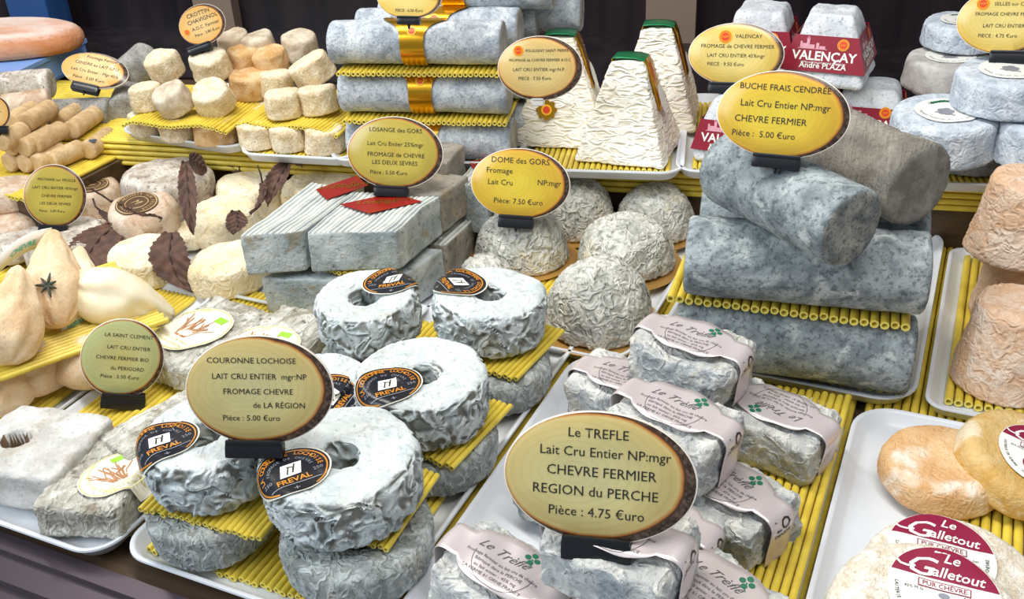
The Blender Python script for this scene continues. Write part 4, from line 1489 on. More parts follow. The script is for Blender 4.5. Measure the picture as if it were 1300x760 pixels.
def soft(label, c, r, h, mt='cream', z=0.013, tilt=(0, 0), sq=1.0, rz=0.0, amp=0.005):
    o, g = round_cheese('leaf_cheese', label, (c[0], c[1], z), r, h, mt, FG, rz, tilt, r * 0.94, 0.013, amp, 17, 0.002)
    o.scale = (1, sq, 1)
    return o, g


soft('cream cheese at the near edge of the leaf tray behind the pale pear shaped cheese', (-0.772, 0.7044, 0.04), 0.044, 0.036, rz=0.4)
soft('cream cheese at the near edge of the leaf tray touching the striped lozenge', (-0.6771, 0.7225, 0.04), 0.045, 0.034, rz=1.4)
soft('cream cheese in the middle of the leaf tray', (-0.7536, 0.8099, 0.044), 0.043, 0.040, rz=2.4)
soft('cream cheese at the back of the leaf tray with leaf tips standing behind it', (-0.7627, 0.8772, 0.052), 0.045, 0.045, rz=3.4)
soft('cream cheese behind the striped lozenges next to the back shelf', (-0.6829, 0.9085, 0.05), 0.052, 0.042, rz=4.4)
soft('small cream cheese between the brown leaf and the seal cheese', (-0.7827, 0.7868, 0.02), 0.028, 0.022, rz=0.9)
soft('mouldy cheese farthest behind in the leaf trays', (-0.8508, 0.8289, 0.07), 0.054, 0.064, 'mould', rz=0.9, tilt=(0.06, 0.08))
o, g = soft('cheese with a round brown seal on top in a dried leaf', (-0.8261, 0.7619, 0.07), 0.040, 0.034, 'rust', 0.034, (0.10, 0.10), rz=0.0)


def brown_seal(o, g, x, y, r):
    a = Art().disc(r, r, 0, 0, nr=6)
    b = a.emit(projector(g, (x, y, 0.04), (0, 0, 1), (0.2, 1, 0)), [M['seal_brown']], 'seal', o, 'round brown seal with golden letters')
    t = Art().ring(r * 0.90, r * 0.95, 0, 0).ring(r * 0.52, r * 0.56, 0, 0)
    t.arc('MOTHAIS SUR FEUILLE', r * 0.22, r * 0.68, R(200), R(-20), 0, 0)
    t.arc('CHEVRE', r * 0.2, r * 0.78, R(235), R(305), 0, 0, True)
    t.text('M', r * 0.6, 0, -r * 0.2, 0, 0, shear=0.2)
    t.emit(projector(g, (x, y, 0.04), (0, 0, 1), (0.2, 1, 0), base=0.0010), [M['brown_gold']], 'lettering', b)


M['brown_gold'] = plain('seal_gold_ink', 'c9a878', 0.4)
brown_seal(o, g, -0.004, 0.0, 0.0235)
soft('mouldy cheese supporting the one with the round brown seal', (-0.8566, 0.7615, 0.03), 0.040, 0.028, 'mould', rz=0.2)
o, g = soft('cheese with a brown seal half hidden behind the round leaf cheese sign', (-0.9653, 0.8149, 0.05), 0.042, 0.036, 'rust', 0.013, (0.06, 0.0), rz=0.0)
brown_seal(o, g, 0.010, 0.0, 0.022)
soft('grey mouldy cheese carrying the round leaf cheese sign', (-0.8896, 0.7074, 0.04), 0.050, 0.034, 'mould', rz=1.9)
soft('pinkish cheese at the picture edge, upper of the pair beside the round sign', (-1.0206, 0.7528, 0.06), 0.036, 0.028, 'rust', 0.040, rz=0.5)
soft('brownish cheese at the picture edge, lower of the pair beside the round sign', (-1.0046, 0.7241, 0.034), 0.040, 0.028, 'rust', 0.012, rz=2.5)
soft('low brown cheese at the picture edge under the round sign', (-0.9659, 0.6977, 0.02), 0.040, 0.022, 'mould', 0.012, rz=2.9)
S = ((-0.9005, 0.7012, 0.048), (-0.3559, 0.1917, 0.6566), 0.0644, 0.0696, 0.0022, 0.031, 0.0088)
sign('round sign standing on the grey mouldy cheese of the leaf tray', S, 'face_olive',
     [('MOTHAIS sur FEUILLE', 0.05, 0.52, 0.120), ('LAIT CRU ENTIER 45%mgr', 0.0, 0.24, 0.120), ('CHEVRE FERMIER', 0.05, -0.04, 0.120),
      ('LES DEUX SEVRES', 0.0, -0.30, 0.120), ('Pièce : 5.00 €uro', -0.10, -0.55, 0.110)])


def leaf(label, pts, side, half, stem=None, curl=0.0):
    """dried chestnut leaf along a 3D midline; side = direction of its width"""
    P3 = [Vector(p) for p in pts]
    n = 26
    mid = []
    for i in range(n + 1):
        s = i / n * (len(P3) - 1)
        k = min(len(P3) - 2, int(s))
        mid.append(P3[k].lerp(P3[k + 1], s - k))
    for _ in range(3):
        mid = [mid[0]] + [(mid[i - 1] + mid[i] * 2 + mid[i + 1]) / 4 for i in range(1, n)] + [mid[-1]]
    sd = Vector(side).normalized()
    g = Geo()
    V, F, mi = [], [], []
    m = 8
    for i in range(n + 1):
        t = i / n
        w = half * math.sin(PI * min(1, 0.06 + t * 0.94)) ** 0.7 * (1 + (0.08 if i % 2 else -0.05))
        tg = (mid[min(n, i + 1)] - mid[max(0, i - 1)]).normalized()
        nn = tg.cross(sd).normalized()
        for j in range(-m, m + 1):
            u = j / m
            V.append(mid[i] + sd * w * u + nn * (curl * half * u * u + 0.0010 * math.sin(abs(u) * 9 - i * 1.3)))
    c = 2 * m + 1
    for i in range(n):
        for j in range(2 * m):
            F.append((i * c + j, i * c + j + 1, (i + 1) * c + j + 1, (i + 1) * c + j))
    g.add(V, F)
    o = link_mesh('dried_leaf', g, M['leaf'])
    sm = o.modifiers.new('t', 'SOLIDIFY')
    sm.thickness = 0.0006
    tag(o, label, 'leaf', 'dried brown leaves among the cheeses')
    v = Geo().add(*tube([q + Vector(CD) * 0.0008 for q in mid], [0.0011 * (1 - k / n) + 0.0003 for k in range(n + 1)], 6))
    link_mesh('midrib', v, M['leaf_vein'], o)
    if stem:
        link_mesh('stem', Geo().add(*tube([Vector(q) for q in stem], 0.0011, 6)), M['leaf_vein'], o)
    return o


RT = (0.91, 0.411, -0.045)
leaf('broad dried leaf hanging down between the two near cream cheeses', [(-0.7442, 0.7191, 0.062), (-0.7301, 0.6947, 0.052), (-0.7189, 0.6869, 0.03), (-0.6954, 0.6824, 0.018)], RT, 0.021, None, 0.15)
leaf('broad dried leaf spread under the seal cheese beside the near cream cheese', [(-0.8392, 0.737, 0.05), (-0.8415, 0.7114, 0.046), (-0.8407, 0.6884, 0.036), (-0.8099, 0.6695, 0.026)], (0.75, 0.55, -0.2), 0.024, None, 0.1)
leaf('narrow dried leaf hanging in front of the mouldy topmost cheese', [(-0.7781, 0.7964, 0.108), (-0.7587, 0.7723, 0.096), (-0.7454, 0.7533, 0.078), (-0.7344, 0.7398, 0.052)], RT, 0.010, None, 0.3)
leaf('dried leaf wrapped round the front of the cheese with the round brown seal', [(-0.8668, 0.7622, 0.06), (-0.8318, 0.7434, 0.056), (-0.8062, 0.7396, 0.054), (-0.7885, 0.7538, 0.058)], (0.1, 0.1, 1), 0.015, [(-0.9028, 0.7683, 0.07), (-0.8804, 0.7619, 0.068), (-0.8649, 0.7606, 0.061)], 0.1)
leaf('dried leaf standing upright behind the cream cheese at the foot of the shelf', [(-0.7945, 0.8967, 0.05), (-0.7987, 0.9074, 0.068), (-0.7974, 0.912, 0.095)], RT, 0.017, None, 0.2)
leaf('curled dried leaf draped over the back cream cheese', [(-0.7047, 0.8813, 0.085), (-0.704, 0.8624, 0.076), (-0.7042, 0.8441, 0.064), (-0.6951, 0.8204, 0.056)], RT, 0.0125, [(-0.7139, 0.8752, 0.095), (-0.707, 0.8729, 0.088)], 0.5)
leaf('dried leaf with a thin stem in front of the back shelf tray', [(-0.7243, 0.8951, 0.092), (-0.7078, 0.8854, 0.084), (-0.6867, 0.8825, 0.08)], RT, 0.014, [(-0.7409, 0.9048, 0.112), (-0.731, 0.8977, 0.102), (-0.7226, 0.893, 0.093)], 0.3)
leaf('small dark dried leaf at the corner of the striped lozenge', [(-0.7155, 0.7913, 0.06), (-0.7083, 0.7819, 0.05), (-0.7076, 0.7703, 0.042)], RT, 0.012, None, 0.3)
leaf('dried leaf tucked beside the small cream cheese', [(-0.8087, 0.7956, 0.05), (-0.8053, 0.779, 0.044), (-0.8021, 0.763, 0.038)], RT, 0.010, None, 0.3)
leaf('thin twisted dried leaf with its stem reaching over the cream cheeses', [(-0.7168, 0.8441, 0.072), (-0.7072, 0.8337, 0.066), (-0.7037, 0.8175, 0.056), (-0.7071, 0.8034, 0.052)], (0.5, 0.6, 0.5), 0.007, [(-0.7207, 0.846, 0.092), (-0.7196, 0.8473, 0.081), (-0.7152, 0.8422, 0.073)], 0.3)
leaf('dried leaf piece on the flank of the mouldy topmost cheese', [(-0.8031, 0.8286, 0.098), (-0.7943, 0.832, 0.09), (-0.7907, 0.8386, 0.08)], (0.1, 0.3, 1), 0.012, None, 0.2)
leaf('small dried leaf with a bent stem on the mouldy cheese', [(-0.8649, 0.7406, 0.06), (-0.8528, 0.7363, 0.056), (-0.8396, 0.7283, 0.052)], RT, 0.006, [(-0.8767, 0.7447, 0.072), (-0.8693, 0.7387, 0.066), (-0.8649, 0.7406, 0.06)], 0.3)

# ================================================================== finger cheeses (left, behind)
KZ = 0.060
struct('floor_side_step', Geo().add(*bx(-1.50, -0.955, 0.735, 1.02, -0.01, KZ)), M['wood'])
mat('yellow rod mat under the finger cheeses', (-1.205, 0.83, KZ), 0.49, 0.20, None, 0.0, 0.0062, seed=111)
tray('white tray behind the finger cheeses holding the dark grey logs', -1.42, -0.97, 0.88, 1.03, KZ, rad=0.02)
KG = 'finger shaped cheeses heaped on the side mat'
fz = KZ + 0.006
for lab, a, b, z in [
    ('finger cheese in the bottom row, its end pointing at the round leaf cheese sign', (-0.9992, 0.801, 0.078), (-0.997, 0.8501, 0.078), 0.0),
    ('finger cheese with a dark blue spot at the outer end of the bottom row', (-0.9818, 0.844, 0.078), (-0.9966, 0.8987, 0.078), 0.0),
    ('finger cheese in the bottom row second from the pointed one, only its end showing', (-1.0115, 0.7892, 0.078), (-1.0115, 0.8344, 0.078), 0.0),
    ('finger cheese in the bottom row third from the pointed one, only its end showing', (-1.0269, 0.7842, 0.078), (-1.0251, 0.8246, 0.078), 0.0),
    ('finger cheese in the bottom row nearest to the picture edge', (-1.0475, 0.7801, 0.078), (-1.0454, 0.8236, 0.078), 0.0),
    ('finger cheese in the middle row, whole length showing above the bottom row', (-1.0158, 0.7965, 0.097), (-1.0231, 0.8525, 0.097), 1.0),
    ('finger cheese in the middle row with a thin slice cut off its end', (-1.021, 0.7868, 0.097), (-1.0282, 0.8394, 0.097), 1.0),
    ('finger cheese in the middle row near the picture edge, round end forwards', (-1.0405, 0.7832, 0.097), (-1.0443, 0.8344, 0.097), 1.0),
    ('pale finger cheese behind the spotted one', (-1.0087, 0.8513, 0.097), (-1.0256, 0.9115, 0.097), 1.0),
    ('pale finger cheese half hidden farther back in the heap', (-1.0474, 0.8684, 0.097), (-1.0581, 0.9141, 0.097), 1.0),
    ('greyish finger cheese on top of the heap, nearer one', (-1.0361, 0.8126, 0.116), (-1.0499, 0.8671, 0.116), 2.0),
    ('greyish finger cheese on top of the heap, farther one', (-1.0548, 0.8067, 0.116), (-1.068, 0.8585, 0.116), 2.0),
    ('finger cheese on top at the picture edge beside the cut off sign', (-1.0334, 0.7695, 0.112), (-1.0401, 0.8112, 0.112), 1.6),
]:
    zz = fz + 0.0122 + z * 0.0205
    o, g = log_cheese(lab, (a[0], a[1], zz), (b[0], b[1], zz), 0.0124, 'cork', 'cork_end', KG, 0.0009, 0.0022, 0.003, 'finger_cheese')
    if 'blue spot' in lab:
        Art().disc(0.0045, 0.0026, 0, 0, fn=lambda t: 1 + 0.2 * math.sin(3 * t), nr=4).emit(projector(g, (-0.006, -0.004, 0), CD, (0, 0, 1), base=0.0004), M['mould_blue'], 'mould_spot', o, 'dark blue mould spot')
# grey logs and the tilted sign behind
DLG = 'dark grey logs behind the finger cheeses'
a, b = (-1.1003, 0.9063, 0.105), (-1.0206, 0.9357, 0.1)
log_cheese('grey log under the tilted oval sign', (a[0], a[1], 0.090), (b[0], b[1], 0.090), 0.023, 'log_dark', 'log_dark', DLG)
a, b = (-1.0583, 0.9959, 0.125), (-1.0544, 1.0568, 0.125)
log_cheese('grey log sloping behind the tilted oval sign towards the crottins', (a[0], a[1], 0.112), (b[0], b[1], 0.130), 0.025, 'log_dark', 'log_dark', DLG)
a, b = (-0.9845, 0.9404, 0.1), (-1.0723, 1.059, 0.1)
log_cheese('short grey log between the tilted oval sign and the crottins', (a[0] - 0.02, a[1], 0.092), (b[0] - 0.02, b[1], 0.092), 0.024, 'log_dark', 'log_dark', DLG)
a, b = (-1.115, 0.8489, 0.13), (-1.0713, 0.8874, 0.13)
log_cheese('brownish log at the picture edge above the finger cheeses', (a[0], a[1], 0.118), (b[0], b[1], 0.118), 0.018, 'rust', 'rust', DLG)
a, b = (-1.1717, 0.8942, 0.13), (-1.1096, 0.9295, 0.13)
log_cheese('greyish brown log under the blue crate', (a[0], a[1], 0.126), (b[0], b[1], 0.126), 0.020, 'mould', 'mould', DLG)
S = ((-1.0467, 0.9233, 0.125), (-0.9058, 0.2308, 0.3097), 0.0882, 0.0525, 0.0028, 0.0357, 0.0092)
sign('peach coloured oval sign tilted far back on the grey logs', S, 'face_peach',
     [('Fromage Fermier', 0.10, 0.36, 0.13), ('CENDRE au LAIT CRU', 0.0, 0.12, 0.13), ('Lait Cru Entier - Mgr:45%', 0.02, -0.12, 0.13), ('Pièce : 5.00 €uro', -0.08, -0.36, 0.13)])
S = ((-1.0312, 0.7723, 0.125), (-0.3528, 0.1418, 0.6904), 0.0285, 0.0364, -0.0017, 0.0193, 0.0074)
sign('small sign cut off by the picture edge above the finger cheeses', S, 'face_peach', [('CHEVRE', 0, 0.2, 0.14), ('FERMIER', 0.1, 0.0, 0.14), ('4.00', 0.0, -0.3, 0.14)])
# big wheel on a blue crate at the back
c = Vector((-1.2919, 1.0229, 0.088))
g = Geo()
for (x0, x1, y0, y1, z0, z1) in ((-0.16, 0.07, -0.08, 0.08, 0, 0.004), (-0.16, 0.07, -0.08, -0.077, 0, 0.036), (-0.16, 0.07, 0.077, 0.08, 0, 0.036), (-0.16, -0.157, -0.08, 0.08, 0, 0.036),
                                 (0.067, 0.07, -0.08, 0.08, 0, 0.036), (-0.163, 0.073, -0.083, 0.083, 0.032, 0.038)):
    g.add(*bx(x0, x1, y0, y1, z0, z1))
for k in range(6):
    g.add(*bx(-0.15 + k * 0.038, -0.137 + k * 0.038, -0.083, -0.08, 0.004, 0.032))
crate = link_mesh('plastic_crate', g, M['blue_box'], None, 30)
crate.location = (c.x, c.y, SHELF + 0.0075)
crate.rotation_euler = (0, 0, RS)
tag(crate, 'pale blue crate under the big orange wheel at the back', 'crate')
prof = fillet([(0, 0, 0), (0.098, 0, 0.012), (0.106, 0.022, 0.02), (0.096, 0.046, 0.018), (0, 0.050, 0)], 0.005)
g = Geo().add(*lathe(prof, 80))
g.V = lump(g.V, 0.004, 9)
o = link_mesh('cheese_wheel', g, M['wheel'])
o.location = (c.x - 0.020, c.y, SHELF + 0.0075 + 0.038)
o.scale = (1.25, 0.60, 0.80)
o.rotation_euler = (0, 0, RS + 0.2)
tag(o, 'big orange and pink cheese wheel lying on the pale blue crate', 'cheese')
# added blue block, standing in for sky reflected in the case glass
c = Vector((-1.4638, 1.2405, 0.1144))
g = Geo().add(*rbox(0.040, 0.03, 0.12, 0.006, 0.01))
o = link_mesh('reflection_block', g, M['blue_deep'], None, 40)
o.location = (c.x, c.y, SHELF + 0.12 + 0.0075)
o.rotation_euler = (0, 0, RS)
tag(o, 'upright blue block added as a sky reflection behind the big wheel', 'reflection block')

# ================================================================== crottins on the raised shelf
def shelf_tray(label, px0, px1, d0, d1, **kw):
    """tray on the raised shelf given by two points on its near edge and its depth"""
    a, b = Vector((px0[0], px0[1])), Vector((px1[0], px1[1]))
    w = (b - a).length
    u = (b - a).normalized()
    v = Vector((-u.y, u.x))
    c = (a + b) / 2 + v * (d1 - d0) / 2
    o = tray(label, -w / 2, w / 2, -(d1 - d0) / 2, (d1 - d0) / 2, SHELF + 0.0068, math.atan2(u.y, u.x), **kw)
    o.location = (c.x, c.y, SHELF + 0.0068)
    return o, c, math.atan2(u.y, u.x), w


o, c, ang, w = shelf_tray('white tray under the crottins next to the grey logs', (-0.9529, 0.8689, 0.098), (-0.7667, 0.8657, 0.098), 0, 0.20, group='white trays on the raised shelf')
mat('yellow rod mat under the bottom crottins next to the grey logs', (c.x, c.y, SHELF + 0.0098), w - 0.03, 0.165, None, ang, 0.0056, seed=121)
o, c, ang, w = shelf_tray('white tray under the crottins next to the gold banded logs', (-0.7582, 0.8531, 0.098), (-0.6157, 0.8794, 0.098), 0, 0.20, group='white trays on the raised shelf')
mat('yellow rod mat under the bottom crottins next to the gold banded logs', (c.x, c.y, SHELF + 0.0098), w - 0.03, 0.165, None, ang, 0.0056, seed=122)
CRG = 'crottins in heaps on two trays'


def crottin(label, c, z, r=0.020, h=0.027, mt='crottin', tilt=(0, 0), rz=0.0):
    h0 = h
    r, h = r * 1.19, h * 1.13
    round_cheese('crottin', label, (c[0], c[1], z), r, h, mt, CRG, rz, tilt, r * 0.94, 0.006, 0.0026, 38, 0.001, 0.0018)


CB = SHELF + 0.0158
for lab, p, r in [('crottin in the bottom row at the outer end next to the grey logs', (-0.9096, 0.8801, 0.108), 0.0185),
                  ('crottin in the middle of the three showing below the left yellow mat', (-0.8603, 0.8814, 0.108), 0.0205),
                  ('crottin in the bottom row where the two yellow mats meet, left mat', (-0.8086, 0.8865, 0.108), 0.0230),
                  ('crottin in the bottom row where the two yellow mats meet, right mat', (-0.7509, 0.8911, 0.108), 0.0205),
                  ('crottin in the middle of the three showing below the right yellow mat', (-0.7098, 0.8961, 0.108), 0.0205),
                  ('crottin in the bottom row touching the gold banded logs', (-0.664, 0.9027, 0.108), 0.0215)]:
    crottin(lab, p, CB, r, 0.0255, 'crottin_warm' if 'meet, left' in lab else 'crottin')
for k, p in enumerate([(-0.9178, 0.9309, 0.108), (-0.8578, 0.9342, 0.108), (-0.779, 0.9495, 0.108), (-0.7278, 0.9595, 0.108)]):
    crottin('crottin hidden in the back of the bottom row under the yellow mat', p, CB, 0.020, 0.0255)
a, b = Vector((-0.8463, 0.8769, 0.124)), Vector((-0.71, 0.9134, 0.124))
mat('yellow rod mat sagging over the bottom crottins next to the grey logs', (a.x, a.y + 0.018, CB + 0.0262), 0.142, 0.090, None, 0.16, 0.0050, seed=123,
    fz=lambda u, v: 0.0016 * math.sin(u * 11) - 0.004 * max(0, abs(u - 0.5) - 0.38) * 10 * (1 - v), seg=4)
mat('yellow rod mat sagging over the bottom crottins next to the gold banded logs', (b.x, b.y + 0.020, CB + 0.0262), 0.136, 0.095, None, 0.1, 0.0050, seed=124,
    fz=lambda u, v: 0.0016 * math.sin(u * 11 + 1) - 0.004 * max(0, abs(u - 0.5) - 0.38) * 10 * (1 - v), seg=4)
CM = CB + 0.0262 + 0.0052
for lab, p, r, mt, tl, dz in [
    ('crottin standing at the outer corner on the left yellow mat', (-0.9044, 0.8848, 0.14), 0.0180, 'crottin', (0, 0), 0),
    ('crottin lying tipped in the middle of the left yellow mat', (-0.8562, 0.8846, 0.138), 0.0195, 'crottin_grey', (0.35, -0.12), 0.004),
    ('crottin with a frayed rim tipped towards the right yellow mat', (-0.8136, 0.9033, 0.138), 0.0210, 'crottin', (0.42, 0.10), 0.005),
    ('crottin standing at the outer end on the right yellow mat', (-0.723, 0.9134, 0.138), 0.0195, 'crottin', (0.0, 0), 0),
    ('crottin standing on the right yellow mat beside the gold banded logs', (-0.6883, 0.9354, 0.138), 0.0205, 'crottin', (0.0, -0.12), 0.001),
    ('golden crottin standing behind the frayed one', (-0.8103, 0.9653, 0.14), 0.0235, 'crottin_warm', (0.1, 0.1), 0.001),
    ('crottin behind the outer one on the right yellow mat', (-0.773, 0.97, 0.142), 0.0190, 'crottin', (0, 0), 0.002),
    ('crottin leaning high against the gold banded logs', (-0.7129, 0.9739, 0.158), 0.0235, 'crottin', (0.25, -0.35), 0.024),
    ('smooth pale crottin on top near the sign for Crottin Chavignol', (-0.8995, 0.9264, 0.16), 0.0195, 'crottin', (0.30, -0.10), 0.028),
    ('crottin on top carrying the sign for Crottin Chavignol', (-0.8495, 0.9473, 0.16), 0.0215, 'crottin', (0.20, 0.05), 0.027),
    ('golden crottin on top behind the sign carrying one', (-0.8289, 0.9866, 0.162), 0.0190, 'crottin_warm', (0.15, 0.1), 0.024),
    ('golden crottin in the middle of the back heap', (-0.7963, 0.9957, 0.16), 0.0205, 'crottin_warm', (0.2, 0.0), 0.022),
    ('greyish crottin highest beside the Crottin Chavignol sign', (-0.8518, 1.0014, 0.176), 0.0180, 'crottin_grey', (0.15, 0.0), 0.036),
    ('greyish crottin in the middle of the highest row', (-0.8211, 1.0098, 0.172), 0.0195, 'crottin_grey', (0.15, 0.0), 0.034),
    ('greyish crottin of the highest row touching the gold banded logs', (-0.7699, 1.0238, 0.172), 0.0200, 'crottin_grey', (0.15, 0.1), 0.034)]:
    crottin(lab, p, CM + dz, r, 0.027, mt, tl, 0.0)
S = ((-0.855, 0.9402, 0.188), (-0.3623, -0.2653, 0.5418), 0.0574, 0.0467, 0.0129, 0.0303, 0.0076)
sign('small oval sign for Crottin Chavignol leaning on top of the crottins', S, 'face_peach',
     [('CROTTIN', 0.0, 0.40, 0.22), ('CHAVIGNOL', 0.10, 0.14, 0.22), ('A.O.C. Fermier', 0.12, -0.14, 0.18), ('Pièce : 2.80 €uro', 0.1, -0.40, 0.15)],
     seal=(-0.72, -0.10, 0.13))

# ================================================================== gold banded grey logs
MG = 'grey logs with gold foil bands'
MR = 0.0240


def banded_log(label, c, rz, L=0.19, r=MR, band=0.0, gold=True, spin=0.0):
    d = Vector((math.cos(rz), math.sin(rz), 0)) * L / 2
    c = Vector(c)
    o, g = log_cheese(label, c - d, c + d, r, 'maure', 'maure_end', MG, 0.0012, 0.0026, 0.005)
    if gold:
        u = d.normalized()
        s = Vector((-u.y, u.x, 0))
        up = Vector((0, 0, 1))
        gg = Geo()
        V, F, mi = [], [], []
        n, m = 40, 8
        for i in range(n + 1):
            a = R(-150 + 300 * i / n)
            hw = 0.013 + 0.022 * math.exp(-((math.degrees(a) - 0) / 30) ** 2)
            for j in range(m + 1):
                t = -hw + 2 * hw * j / m
                V.append(u * (t + band) + (up * math.cos(a) - s * math.sin(a)) * (r + 0.0012))
        for i in range(n):
            for j in range(m):
                q = i * (m + 1) + j
                F.append((q, q + m + 1, q + m + 2, q + 1))
        gg.add(V, F)
        b = link_mesh('foil_band', gg, M['gold'], o)
        b['label'] = 'gold foil band round the log'
        fn = lambda x, y, h: u * (x + band) + (up * math.cos(y / r) - s * math.sin(y / r)) * (r + 0.0015 + h)
        t = Art().disc(0.016, 0.009, 0, 0, -0.006, -0.006, 4, 28)
        t.disc(0.0052, 0.0052, 1, 0.0002, 0.0, 0.020, 3, 20).disc(0.0034, 0.0034, 2, 0.0004, 0.0, 0.020, 3, 20)
        t.rect(0.020, 0.006, 3, 0.0002, 0.010, -0.018)
        t.text('AOP', 0.003, 0, 0.019, 1, 0.0006)
        t.emit(fn, [M['white_paper'], M['seal_yellow'], M['seal_red'], M['green_foil']], 'printed_marks', b)
    return o


rzl = 0.255
ux = Vector((math.cos(rzl), math.sin(rzl), 0))
sx = Vector((-ux.y, ux.x, 0))
base = Vector((-0.5462, 0.9308, 0.118))
base.z = 0
SB = SHELF + 0.0075
tray('white tray under the gold banded grey logs', -0.11, 0.11, -0.09, 0.09, SB - 0.0005, group='white trays on the raised shelf')
tr = [o for o in COL.objects if o.get('label') == 'white tray under the gold banded grey logs'][0]
q = base + sx * 0.055
tr.location = (q.x, q.y, SB)
tr.rotation_euler = (0, 0, rzl)
lv = [SB + 0.004 + MR, SB + 0.004 + 3 * MR + 0.0058, SB + 0.004 + 5 * MR + 0.0116]
names = ['bottom', 'middle', 'top']
for k in range(3):
    for row in range(3 if k < 2 else 3):
        lab = {(0, 0): 'gold banded log lowest at the front behind the Losange sign', (1, 0): 'gold banded log between the two yellow mats at the front',
               (2, 0): 'gold banded log on top at the front under the top sign', (2, 1): 'grey log second on top, its end behind the front one',
               (2, 2): 'grey log farthest on top with white paper and gold', (1, 1): 'grey log in the middle layer behind the front one',
               (1, 2): 'grey log in the middle layer farthest back', (0, 1): 'grey log in the bottom layer behind the front one',
               (0, 2): 'grey log in the bottom layer farthest back'}[(k, row)]
        cpt = base + ux * (0.012 * row + (0.006 if k == 0 else (0.004 if k == 1 else 0.0))) + sx * (0.0500 * row) + Vector((0, 0, lv[k]))
        banded_log(lab, cpt, rzl, 0.19 if row == 0 else 0.185, MR if row < 2 else MR, 0.0, row == 0 or k == 2)
    if k < 2:
        cpt = base + ux * 0.006 + sx * 0.040
        mat('yellow rod mat on the %s layer of gold banded logs' % names[k], (cpt.x, cpt.y, lv[k] + MR), 0.185, 0.135, None, rzl, 0.0056, seed=130 + k)
cpt = base + ux * 0.050 + sx * 0.072
banded_log('grey log lying highest at the back, its round end beside the dark wall', cpt + Vector((0, 0, lv[2] + 2 * MR * 0.86)), rzl, 0.18, MR * 1.05, -0.02, True)
cpt = base + ux * 0.085 + sx * 0.118
banded_log('short grey log end farthest back next to the pyramid', cpt + Vector((0, 0, lv[2] + 0.004)), rzl, 0.16, MR * 1.02, 0, False)
S = ((-0.5178, 0.8691, 0.262), (-0.3493, 0.0344, 0.3098), 0.0651, 0.0406, 0.0004, 0.0236, 0.007)
sign('oval sign cut off by the upper picture edge on the gold banded logs', S, 'face_straw',
     [('SAINTE MAURE', 0, 0.3, 0.14), ('LAIT CRU ENTIER', 0, 0.05, 0.12), ('PIECE : 6.50 €uro', 0, -0.42, 0.11)])

# ================================================================== pyramids
o, c, ang, w = shelf_tray('white tray under the cream pyramids', (-0.434, 0.9105, 0.098), (-0.2556, 0.9556, 0.098), 0, 0.235, group='white trays on the raised shelf')
o.location.z += 0
mat('yellow rod mat under the cream pyramids', (c.x, c.y, SHELF + 0.0098), w - 0.032, 0.20, None, ang, 0.0062, seed=141)
PYG = 'cream pyramids with foil strips'


def pyramid(label, c, rz, b=0.050, t=0.0165, h=0.122, mt='pyramid', tag_paper=True):
    hz = h / 2
    V, F = rbox(b, b, hz, 0.0055, 0.0026)
    V2 = []
    for p in V:
        k = (p[2] + hz) / h
        f = (b + (t - b) * k) / b
        V2.append(Vector((p[0] * f, p[1] * f, p[2] + hz)))
    g = Geo().add(lump(V2, 0.0028, 22), F)
    o = link_mesh('pyramid_cheese', g, [M[mt], M['pyramid_warm']])
    for poly in o.data.polygons:
        if abs(poly.normal.x) > abs(poly.normal.y) and poly.center.x > 0 and mt == 'pyramid':
            pass
    o.location = (c[0], c[1], SHELF + 0.0158)
    o.rotation_euler = (0, 0, rz)
    tag(o, label, 'cheese', PYG)
    # foil strip over the flat top and down the right face
    sl = math.atan2(b - t, h)
    gg = Geo()
    V, F = [], []
    path = [(-t * 1.05, h * 0.955), (-t * 0.98, h + 0.002), (-t * 0.4, h + 0.0032), (t * 0.5, h + 0.0032), (t + 0.0005, h + 0.001)]
    for k in range(1, 9):
        zz = h * (1 - 0.062 * k)
        path.append((t + (b - t) * 0.062 * k + 0.0022, zz))
    for x, z in path:
        for y in (-t * 0.72, -t * 0.25, t * 0.25, t * 0.72):
            V.append((x, y - (h - z) * 0.05 if x > t else y, z))
    for i in range(len(path) - 1):
        for j in range(3):
            F.append((i * 4 + j, (i + 1) * 4 + j, (i + 1) * 4 + j + 1, i * 4 + j + 1))
    gg.add(V, F)
    gg.M = [1 if i // 3 in (1, 2, 3) else 0 for i in range(len(F))]
    s = link_mesh('foil_strip', gg, [M['gold'], M['green_foil']], o, 30)
    m = s.modifiers.new('t', 'SOLIDIFY')
    m.thickness = 0.0006
    s['label'] = 'gold strip with a green top'
    if tag_paper:
        xa = t + (b - t) * 0.40 + 0.003
        n = Vector((math.cos(sl), 0, math.sin(sl)))
        dn = Vector((math.sin(sl), 0, -math.cos(sl)))
        a = Art().disc(0.010, 0.016, 0, 0, nr=3, ns=28)
        a.emit(lambda x, y, hh: Vector((xa, -0.004, h * 0.60)) + Vector((0, 1, 0)) * x - dn * y + n * (0.0026 + hh), M['white_paper'], 'paper_tag', o, 'white paper tag')
    return o


p = (-0.33, 1.0056, 0.098)
pyramid('nearest cream pyramid, whole front showing in the middle of its tray', (p[0] - 0.004, p[1] + 0.006), 0.08, 0.0520, 0.0175, 0.104)
p = (-0.3227, 1.1131, 0.098)
pyramid('cream pyramid behind the nearest one, reaching up before the brown post', (p[0] - 0.012, p[1] + 0.002), 0.20, 0.050, 0.0175, 0.112, 'pyramid')
p = (-0.406, 0.9862, 0.098)
pyr_left = pyramid('ochre cream pyramid behind the Pouligny Saint Pierre sign', (p[0] - 0.018, p[1] + 0.052), 0.24, 0.054, 0.0170, 0.116, 'pyramid')
